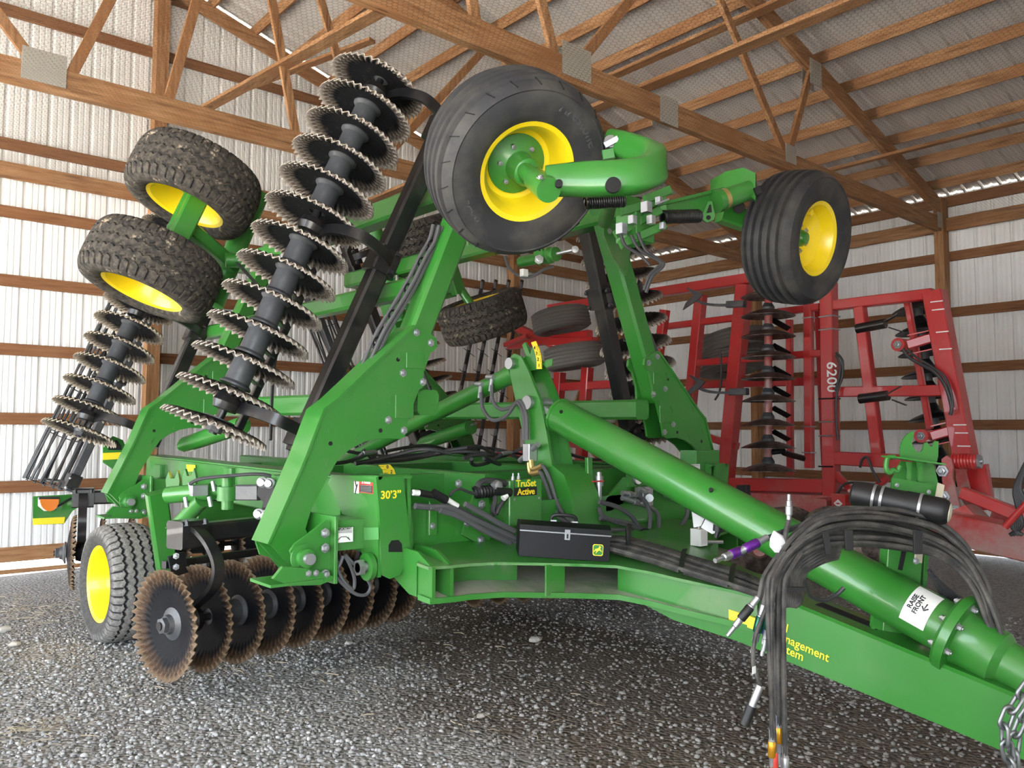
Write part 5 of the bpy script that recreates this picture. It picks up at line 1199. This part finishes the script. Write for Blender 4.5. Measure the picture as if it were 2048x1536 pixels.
# decals on the hitch post
pxl = f0[0]
text('lettering', '30\u20193\u201d', .062, onY(782, 990, 3.857), (1, 0, 0), (0, 0, 1), 'decal_yellow', H, bold=.001)
xs = xl + .028
def xrect(name, x0, y0, x1, y1, X, mat, parent): 
    a, c = onX(x0, y0, X), onX(x1, y1, X); return obj(name, B().box((X, (a.y + c.y) / 2, (a.z + c.z) / 2), .002, abs(a.y - c.y), abs(a.z - c.z), .0004), mat, parent)
dg = xrect('danger_decal', 708, 962, 746, 988, xs, 'decal_red', H)
xrect('decal_pictogram', 708.5, 962.5, 717.5, 987, xs - .0015, 'white', dg); xrect('decal_text', 719.5, 969, 744.5, 986.5, xs - .0015, 'ink', dg)
q = onX(732, 965.7, xs - .003); text('lettering', '\u25b2 DANGER', .018, q, (0, -1, 0), (0, 0, 1), 'white', dg, .0005)
for i in range(5): a, c = onX(721, 971 + 3 * i, xs - .0025), onX(743, 972 + 3 * i, xs - .0025); obj('decal_line', B().beam(a, c, .003, .001), 'white', dg)
q = onX(713, 975, xs - .003); obj('decal_figure', B().path([q + V3((0, .015, .035)), q + V3((0, .0, .005)), q + V3((0, -.012, .02)), q + V3((0, 0, .0)), q + V3((0, .012, -.035))], .004, 5), 'ink', dg)
im = B().prism([onY(x, y, 3.99) for x, y in ((671, 1056), (706, 1054), (706, 1083), (672, 1086))], (0, .003, 0)); imo = obj('important_decal', im, 'white', H)
text('lettering', 'IMPORTANT', .017, onY(688.5, 1057.5, 3.987), (1, 0, .02), (0, 0, 1), 'ink', imo, .0005, .0005)
for i in range(3): obj('decal_line', B().beam(onY(674, 1061 + 2.4 * i, 3.988), onY(704, 1060 + 2.4 * i, 3.988), .002, .002), 'ink', imo)
obj('decal_drawing', B().path([onY(x, y, 3.988) for x, y in ((676, 1080), (682, 1074), (692, 1073), (700, 1080), (696, 1074))], .002, 5), 'ink', imo)
gh = B().prism([onX(x, y, xs) for x, y in ((728, 1055), (757, 1055), (758, 1079), (729, 1080))], (-.002, 0, 0)); obj('plain_decal', gh, 'plate_green', H)
sc2 = obj('depth_scale', B().prism([onY(x, y, 4.45) for x, y in ((757, 930), (780, 929), (788, 938), (792, 950), (768, 951), (766, 940))], (0, .004, 0)), 'decal_yellow', H)
for ch, x, y in (('0', 775, 934), ('2', 783, 944)): text('scale_digit', ch, .032, onY(x, y, 4.446), (1, 0, 0), (0, 0, 1), 'ink', sc2)
for x, y in ((760, 933), (765, 939), (769, 946)): obj('scale_tick', B().beam(onY(x, y, 4.446), onY(x + 7, y, 4.446), .004, .002), 'ink', sc2)
ys = obj('warning_decal', B().prism([onX(x, y, 2.43) for x, y in ((373, 929), (391, 930), (391, 943), (374, 943))], (-.002, 0, 0)), 'decal_yellow', H)
obj('danger_decal', B().prism([onX(x, y, 2.43) for x, y in ((373, 951), (391, 950), (390, 963), (374, 963))], (-.002, 0, 0)), 'decal_red', H)
# gauge, valves and fittings on the far half of the front beam
vb = obj('gauge_plate', B().prism([onY(x, y, 3.98) for x, y in ((1258, 944), (1300, 946), (1312, 955), (1312, 976), (1258, 974))], (0, .03, 0)), 'green', H)
gq = onY(1277, 958, 3.965); obj('pressure_gauge', B().lathe([(.001, .0), (.042, 0), (.046, .006), (.046, .03), (.001, .03)], gq, (0, 1, 0), 28), 'zinc_dark', vb); obj('gauge_face', B().lathe([(.001, 0), (.038, 0), (.038, .004)], gq + V3((0, -.004, 0)), (0, 1, 0), 28), 'white', vb)
obj('gauge_needle', B().beam(gq + V3((-.02, -.006, .018)), gq + V3((.012, -.006, -.008)), .005, .003), 'decal_red', vb)
obj('decal', B().prism([onY(x, y, 3.974) for x, y in ((1288, 954), (1310, 956), (1310, 968), (1288, 967))], (0, .003, 0)), 'white', vb)
obj('upright_bracket', B().beam(onY(1177, 915, 3.99), onY(1179, 995, 3.99), .05, .03, (0, 1, 0)), 'green', H)
gs = obj('gusset', B().prism([onY(x, y, 4.0) for x, y in ((1212, 1022), (1212, 998), (1250, 955), (1262, 955), (1262, 985), (1248, 998), (1248, 1022))], (0, .02, 0)), 'green', H)
vv = obj('ball_valve', B().tube(onY(1198, 944, 3.95), onY(1198, 1010, 3.95), .020, 14).tube(onY(1198, 952, 3.95), onY(1198, 972, 3.95), .030, 12), 'zinc', H); obj('valve_handle', B().beam(onY(1186, 963, 3.92), onY(1206, 962, 3.92), .022, .010), 'red', vv)
for x0, y0, x1, y1 in ((1156, 1000, 1198, 1004), (1172, 1008, 1174, 1030), (1174, 1034, 1200, 1036), (1244, 986, 1270, 990), (1244, 996, 1290, 1010), (1322, 982, 1350, 994), (1330, 990, 1356, 998), (1278, 978, 1296, 984)):
    obj('fitting', B().tube(onY(x0, y0, 3.93), onY(x1, y1, 3.93), .019, 12).tube(onY((x0 + x1) / 2, (y0 + y1) / 2, 3.93), onY((x0 * .3 + x1 * .7), (y0 * .3 + y1 * .7), 3.93), .025, 6), 'zinc', vv)
obj('valve_block', B().box(onY(1288, 992, 3.97), .12, .08, .14), 'zinc', vb); obj('valve_spool', B().tube(onY(1299, 996, 3.95), onY(1299, 996, 3.90), .03, 16), 'zinc_dark', vb)
for pts in (((1198, 1004), (1230, 1012), (1260, 1030), (1275, 1050), (1282, 1065)), ((1200, 1036), (1250, 1045), (1290, 1060), (1330, 1080), (1365, 1104)), ((1198, 1015), (1204, 1030), (1225, 1042), (1270, 1055), (1310, 1075), (1340, 1095)), ((1275, 990), (1290, 1003), (1300, 1030), (1298, 1060), (1290, 1070)), ((1296, 1014), (1314, 1025), (1318, 1050), (1310, 1068)), ((1352, 996), (1372, 1004), (1374, 1030), (1362, 1050), (1345, 1062)), ((1222, 1060), (1260, 1062), (1290, 1072), (1320, 1092))):
    obj('hose', B().path(spline([onY(x, y, 3.84) for x, y in pts]), .016, 8), 'hose_grey', vv)
obj('hose_ring', B().path(spline([onY(1290 + 12 * math.cos(a), 1070 + 12 * math.sin(a), 3.80) for a in np.linspace(0, 2 * PI, 13)], 3), .006, 6), 'plastic', vv)
# label on the far hinge bracket, junction box and clear cover on the far hitch leg
lbx = B().prism([onY(x, y, 3.90) for x, y in ((1378, 929), (1400, 928), (1400, 956), (1378, 955))], (0, .003, 0)); lo = obj('instruction_decal', lbx, 'white', H)
for i, yy in enumerate((931, 940, 942.5, 945, 949, 952)): obj('decal_line', B().beam(onY(1380, yy, 3.897), onY(1398, yy, 3.897), .006 if i in (0,) else .003, .002), 'ink', lo)
obj('far_box', B().box(onY(1400, 945, 4.0), .32, .16, .36, .01), 'green', H)
jb = onA(1398, 1092); jbo = obj('junction_box', B().box(jb + V3((0, 0, .06)), .085, .085, .11, .006), 'white', H); obj('box_cock', B().tube(jb + V3((.03, -.05, .03)), jb + V3((.10, -.12, .03)), .012, 10), 'zinc', jbo); obj('box_bolt', B().tube(jb + V3((0, 0, .11)), jb + V3((0, 0, .145)), .008, 8), 'zinc', jbo)
cv_ = B().prism([atd(x, y, 4.9) for x, y in ((1384, 1018), (1402, 1014), (1416, 1020), (1402, 1052), (1388, 1055))], (.02, .02, 0)); obj('clear_cover', cv_, 'bag', H)
obj('plug_boot', B().tube(atd(1438, 1040, 4.7), atd(1436, 1062, 4.7), .030, 14).tube(atd(1436, 1062, 4.7), atd(1432, 1075, 4.7), .014, 10), 'plastic', H)
obj('cover_flap', B().prism([atd(x, y, 4.75) for x, y in ((1402, 1055), (1420, 1022), (1444, 1030), (1444, 1062), (1424, 1068))], (.004, .004, 0)), 'bag', H)
# safety chain of separate links
def link_mesh():
    pts = []
    for i in range(24):
        a = 2 * PI * i / 24; pts.append(V3((.020 * math.cos(a), (.022 if math.sin(a) > 0 else -.022) + .020 * math.sin(a), 0)))
    return meshdata('chain_link', B().path(pts, .0075, 8, closed=True), 'zinc_dark', 60, (0, 0, 0))[0]
LK = link_mesh()
chn = empty('safety_chain', atd(2020, 1400, 3.05), parent=H)
def chain(px):
    pts = [atd(*p) for p in px]; pts = spline(pts, 14); s_ = 0; last = pts[0]; out = [pts[0]]
    for p in pts[1:]:
        s_ += (p - last).length; last = p
        if s_ >= .062: out.append(p); s_ = 0
    for i, p in enumerate(out):
        d = (out[min(i + 1, len(out) - 1)] - out[max(i - 1, 0)]).normalized(); x = d.cross(CF).normalized(); z = x.cross(d)
        if i % 2: x, z = z, -x
        m = Matrix(((x.x, d.x, z.x, p.x), (x.y, d.y, z.y, p.y), (x.z, d.z, z.z, p.z), (0, 0, 0, 1))); inst('chain_link', LK, m, chn)
chain([(2052, 1378, 3.0), (2038, 1400, 3.0), (2018, 1425, 3.0), (2010, 1455, 3.0), (2012, 1490, 3.0), (2022, 1520, 3.0), (2026, 1550, 3.0)])
chain([(2056, 1425, 3.05), (2040, 1450, 3.05), (2028, 1478, 3.05), (2032, 1510, 3.05), (2024, 1545, 3.05)])
# loops of grey cable under the front hinge
for pts in (((672, 1108), (676, 1140), (690, 1165), (706, 1178), (709, 1160), (702, 1135), (690, 1112)), ((690, 1110), (714, 1135), (735, 1160), (741, 1175), (732, 1189), (712, 1188), (690, 1172), (672, 1154)), ((686, 1112), (680, 1128), (673, 1138), (670, 1142))):
    obj('cable', B().path(spline([onY(x, y, 4.0) for x, y in pts], 6), .010, 7), 'hose_grey', H)
# transport light bracket at the rear corner
lpx = [(66, 993), (207, 985), (215, 1003), (190, 1006), (160, 1012), (145, 1022), (136, 1036), (128, 1048), (66, 1050)]
lp = obj('light_bracket', B().prism([onY(x, y, 8.95) for x, y in lpx], (0, .012, 0)), 'green_dusty', H)
lamp = [onY(80, 998, 8.93)] + [onY(98 + 19 * math.cos(a), 998 + 24 * math.sin(a), 8.93) for a in np.linspace(PI, 0, 12)]
obj('lamp_back', B().prism([onY(x, y, 8.945) for x, y in ((76, 995), (118, 993), (118, 1012), (108, 1021), (88, 1022), (76, 1012))], (0, .004, 0)), 'white', lp)
obj('amber_lamp', B().prism(lamp, (0, -.03, 0)), 'amber', lp); obj('lamp_cable', B().path(spline([onY(x, y, 8.92) for x, y in ((107, 1013), (120, 1010), (132, 1002), (143, 996))], 4), .012, 6), 'plastic', lp)
obj('lamp_rib', B().beam(onY(98, 997, 8.915), onY(101, 1014, 8.915), .012, .01), 'lens_dark', lp); obj('lamp_top', B().beam(onY(78, 996, 8.93), onY(118, 995, 8.93), .03, .03), 'lens_dark', lp)
obj('reflector', B().prism([onY(x, y, 8.94) for x, y in ((66, 1037), (130, 1034), (128, 1047), (66, 1050))], (0, .006, 0)), 'decal_yellow', lp)
obj('bracket_lip', B().beam(onY(66, 994, 8.93), onY(212, 987, 8.93), .03, .012), 'green', lp)
p = onX(222, 900, 2.35); sg = obj('rear_guard', B().prism([onY(x, y, 8.6) for x, y in ((206, 890), (226, 872), (246, 880), (256, 905), (254, 940), (228, 940), (206, 925))], (0, .02, 0)), 'green', H)
obj('reflector', B().prism([onY(x, y, 8.58) for x, y in ((206, 906), (255, 904), (254, 917), (206, 920))], (0, .01, 0)), 'decal_yellow', sg); obj('guard_opening', B().prism([onY(x, y, 8.59) for x, y in ((217, 896), (222, 882), (234, 880), (243, 892), (243, 900), (217, 900))], (0, .005, 0)), 'plastic', sg)
# centre rear: clutter of hoses on the frame
rr = random.Random(5); hz = empty('frame_hoses', (3.6, 5.4, 1.45), parent=H)
for i in range(16):
    x0, y0 = rr.uniform(2.6, 4.6), rr.uniform(4.9, 6.6); z0 = 1.43 + rr.uniform(0, .06); L = rr.uniform(.5, 1.1); a = rr.uniform(-.5, .5)
    pts = [V3((x0 + L * t * math.cos(a) + .05 * math.sin(7 * t + i), y0 + L * t * math.sin(a) + .07 * math.cos(5 * t + i), z0 + .05 * math.sin(4 * t + i))) for t in np.linspace(0, 1, 6)]
    obj('hose', B().path(spline(pts, 5), .015, 7), 'hose_clean', hz)
    if i % 3 == 0: obj('fitting', B().tube(pts[-1], pts[-1] + V3((.12, .02, .01)), .017, 10), 'zinc', hz)
# small cylinders by the raised wing: tie cylinder with rod end
cq0, cq1 = atd(1042, 524, 5.9), atd(1112, 508, 5.6); tc = obj('latch_cylinder', B().tube(cq0, cq1, .040, 20).lathe([(.04, 0), (.058, .01), (.058, .06), (.04, .07), (.05, .09), (.05, .12)], atd(1090, 513, 5.68), cq1 - cq0, 22), 'green', H)
obj('cylinder_rod', B().tube(cq1, atd(1150, 499, 5.5), .012, 12), 'zinc', tc); obj('rod_end', B().lathe([(.001, -.015), (.024, -.012), (.024, .012), (.001, .015)], atd(1150, 499, 5.5), CF, 18), 'zinc', tc)
obj('cylinder_lug', B().prism([atd(x, y, 5.62) for x, y in ((1065, 488), (1082, 482), (1088, 520), (1080, 530), (1070, 526))], (.02, .02, 0)), 'green', tc); bolt(atd(1078, 519, 5.58), -CF, .022, tc)
obj('hose', B().path(spline([atd(x, y, 5.7) for x, y in ((1010, 512), (1018, 535), (1040, 552), (1065, 552), (1090, 538), (1108, 533))]), .011, 7), 'hose_grey', tc); obj('port_block', B().box(atd(1048, 546, 5.68), .05, .04, .05), 'white', tc)
# valve cluster at the head of the far arm
cl0 = atd(1270, 460, 4.75); vc = obj('valve_cluster', B().box(cl0, .16, .16, .16), 'green', H)
for x, y, s_ in ((1243, 458, .05), (1265, 440, .04), (1293, 415, .05), (1318, 402, .035), (1302, 440, .04), (1325, 452, .03)): obj('fitting', B().box(atd(x, y, 4.62), s_, s_, s_ * 1.2), 'zinc', vc)
for x0, y0, x1, y1 in ((1240, 425, 1330, 400), (1230, 470, 1320, 420), (1240, 490, 1330, 450), (1290, 400, 1340, 380)): obj('link_arm', B().beam(atd(x0, y0, 4.66), atd(x1, y1, 4.7), .04, .05), 'green', vc)
obj('stud', B().tube(atd(1310, 409, 4.6), atd(1338, 398, 4.6), .006, 8), 'zinc', vc)
for pts in (((1262, 470), (1280, 500), (1315, 520), (1320, 530), (1300, 550), (1288, 580)), ((1275, 465), (1292, 500), (1322, 522), (1326, 532), (1305, 552), (1292, 585)), ((1240, 460), (1250, 490), (1280, 510), (1300, 530))): obj('hose', B().path(spline([atd(x, y, 4.62) for x, y in pts]), .010, 7), 'hose_clean', vc)
# ================================================================ TOOLBOX ON THE HITCH FRAME
bl, br_ = onA(1037, 1113), onA(1218, 1125); wv_ = br_ - bl; Lb = wv_.length; wx = wv_.normalized(); wz = V3((0, .12, 1)); wz = (wz - wx * wz.dot(wx)).normalized(); wy = wz.cross(wx)
TB = empty('toolbox', (bl + br_) / 2, 'black steel toolbox with carrying handle lying on the green hitch frame', 'toolbox')
def tb(x, y, z): return bl + wx * x + wy * y + wz * (z + .004)
hB, dB = .21, .20
body = B(); rings = []
obj('body', B().prism([tb(0, 0, 0), tb(Lb, 0, 0), tb(Lb, 0, hB * .70), tb(0, 0, hB * .70)], wy * dB), 'toolbox_black', TB)
lidp = [tb(-.004, -.006, hB * .70), tb(-.004, -.006, hB * .86), tb(-.004, .05, hB * 1.0), tb(-.004, dB - .04, hB * 1.0), tb(-.004, dB + .004, hB * .86), tb(-.004, dB + .004, hB * .70)]
lid = obj('lid', B().prism(lidp, wx * (Lb + .008)), 'toolbox_black', TB)
obj('seam', B().beam(tb(-.004, -.009, hB * .70), tb(Lb + .004, -.009, hB * .70), .006, .008, wz), 'zinc_dark', TB)
lt = obj('latch', B().beam(tb(Lb * .52, -.012, hB * .52), tb(Lb * .52, -.012, hB * .80), .008, .032, wx), 'zinc_dark', TB); obj('latch_slot', B().beam(tb(Lb * .52, -.017, hB * .56), tb(Lb * .52, -.017, hB * .68), .003, .010, wx), 'hole', lt)
hn = obj('handle', B().path(spline([tb(Lb * .36, dB * .5, hB * 1.0), tb(Lb * .37, dB * .45, hB * 1.14), tb(Lb * .43, dB * .43, hB * 1.19), tb(Lb * .57, dB * .43, hB * 1.19), tb(Lb * .63, dB * .45, hB * 1.14), tb(Lb * .64, dB * .5, hB * 1.0)], 5), .011, 8), 'plastic', TB)
for f in (.38, .62): obj('handle_clip', B().beam(tb(Lb * f, dB * .35, hB * 1.01), tb(Lb * f, dB * .6, hB * 1.01), .035, .012, wz), 'zinc', hn)
# badge: green shield, yellow border, leaping animal
bc = (Lb * .87, hB * .30)
def bd(pts, off): return [tb(bc[0] + x, -off, bc[1] + z) for x, z in pts]
oct_ = lambda s_: [(-.030 * s_, -.026 * s_), (-.022 * s_, -.033 * s_), (.022 * s_, -.033 * s_), (.030 * s_, -.026 * s_), (.032 * s_, .024 * s_), (.024 * s_, .033 * s_), (-.024 * s_, .033 * s_), (-.032 * s_, .024 * s_)]
bg_ = obj('badge', B().prism(bd(oct_(1.0), .001), -wy * .002), 'decal_yellow', TB); obj('badge_field', B().prism(bd(oct_(.86), .0035), -wy * .0015), 'badge_green', bg_)
deer = [(-.022, -.004), (-.016, .006), (-.006, .008), (.002, .012), (.006, .020), (.004, .025), (.010, .022), (.018, .020), (.014, .016), (.012, .006), (.018, -.002), (.024, -.010), (.019, -.008), (.010, -.002), (.002, -.004), (-.004, -.010), (-.012, -.020), (-.014, -.020), (-.009, -.008), (-.013, -.003), (-.022, -.012), (-.024, -.011)]
obj('badge_animal', B().prism(bd(deer, .0055), -wy * .001), 'decal_yellow', bg_)
# ================================================================ LOOSE THINGS ON THE GRAVEL
def stone(p, s_, seed, label, mat='gravel_light'):
    r_ = random.Random(seed); b = B(); n, m = 9, 6; rings = []
    for j in range(1, m):
        th = PI * j / m; rings.append([V3((math.sin(th) * math.cos(2 * PI * i / n) * r_.uniform(.8, 1.2), math.sin(th) * math.sin(2 * PI * i / n) * r_.uniform(.6, .9), math.cos(th) * .45 * r_.uniform(.85, 1.15))) * s_ + p + V3((0, 0, s_ * .25)) for i in range(n)])
    b.loft(rings); obj('loose_stone', b, mat, None, label, 'stone', 'loose stones on the gravel', sharp=25)
for i, (x, y, s_, lb_) in enumerate(((1070, 1282, .055, 'pale angular stone alone on the gravel under the hitch frame'), (698, 1288, .035, 'small pale round stone below the row of ground discs'), (8, 1262, .06, 'whitish stone at the left edge beyond the ground wheel'), (30, 1291, .045, 'flat pale stone just left of the ground wheel'), (962, 1434, .03, 'little grey stone in the open gravel in front of the harrow'))):
    stone(onZ(x, y, 0), s_, i, lb_)
# straw and chaff: uncountable bits
sb = B(); rs = random.Random(11)
def wisps(cx, cy, n, sx, sy, Lm):
    for i in range(n):
        p = onZ(cx + rs.gauss(0, sx), cy + rs.gauss(0, sy), 0); p.z = .008 + rs.uniform(0, .02); a = rs.uniform(0, PI); L = rs.uniform(.4, 1) * Lm
        sb.strap([p, p + V3((math.cos(a) * L * .5, math.sin(a) * L * .5, rs.uniform(-.002, .012))), p + V3((math.cos(a + .2) * L, math.sin(a + .2) * L, rs.uniform(-.004, .01)))], rs.uniform(.002, .006), .0015, (0, 0, 1) if rs.random() < .3 else (-math.sin(a), math.cos(a), 0))
wisps(90, 1470, 45, 55, 16, .14); wisps(70, 1225, 140, 60, 16, .16); wisps(330, 1310, 60, 300, 40, .10); wisps(700, 1340, 60, 250, 25, .10); wisps(900, 1450, 40, 300, 40, .08); wisps(1900, 1180, 30, 80, 20, .1)
obj('straw_bits', sb, 'straw', None, 'scattered straw and chaff lying on the gravel', 'straw', None, 'stuff')
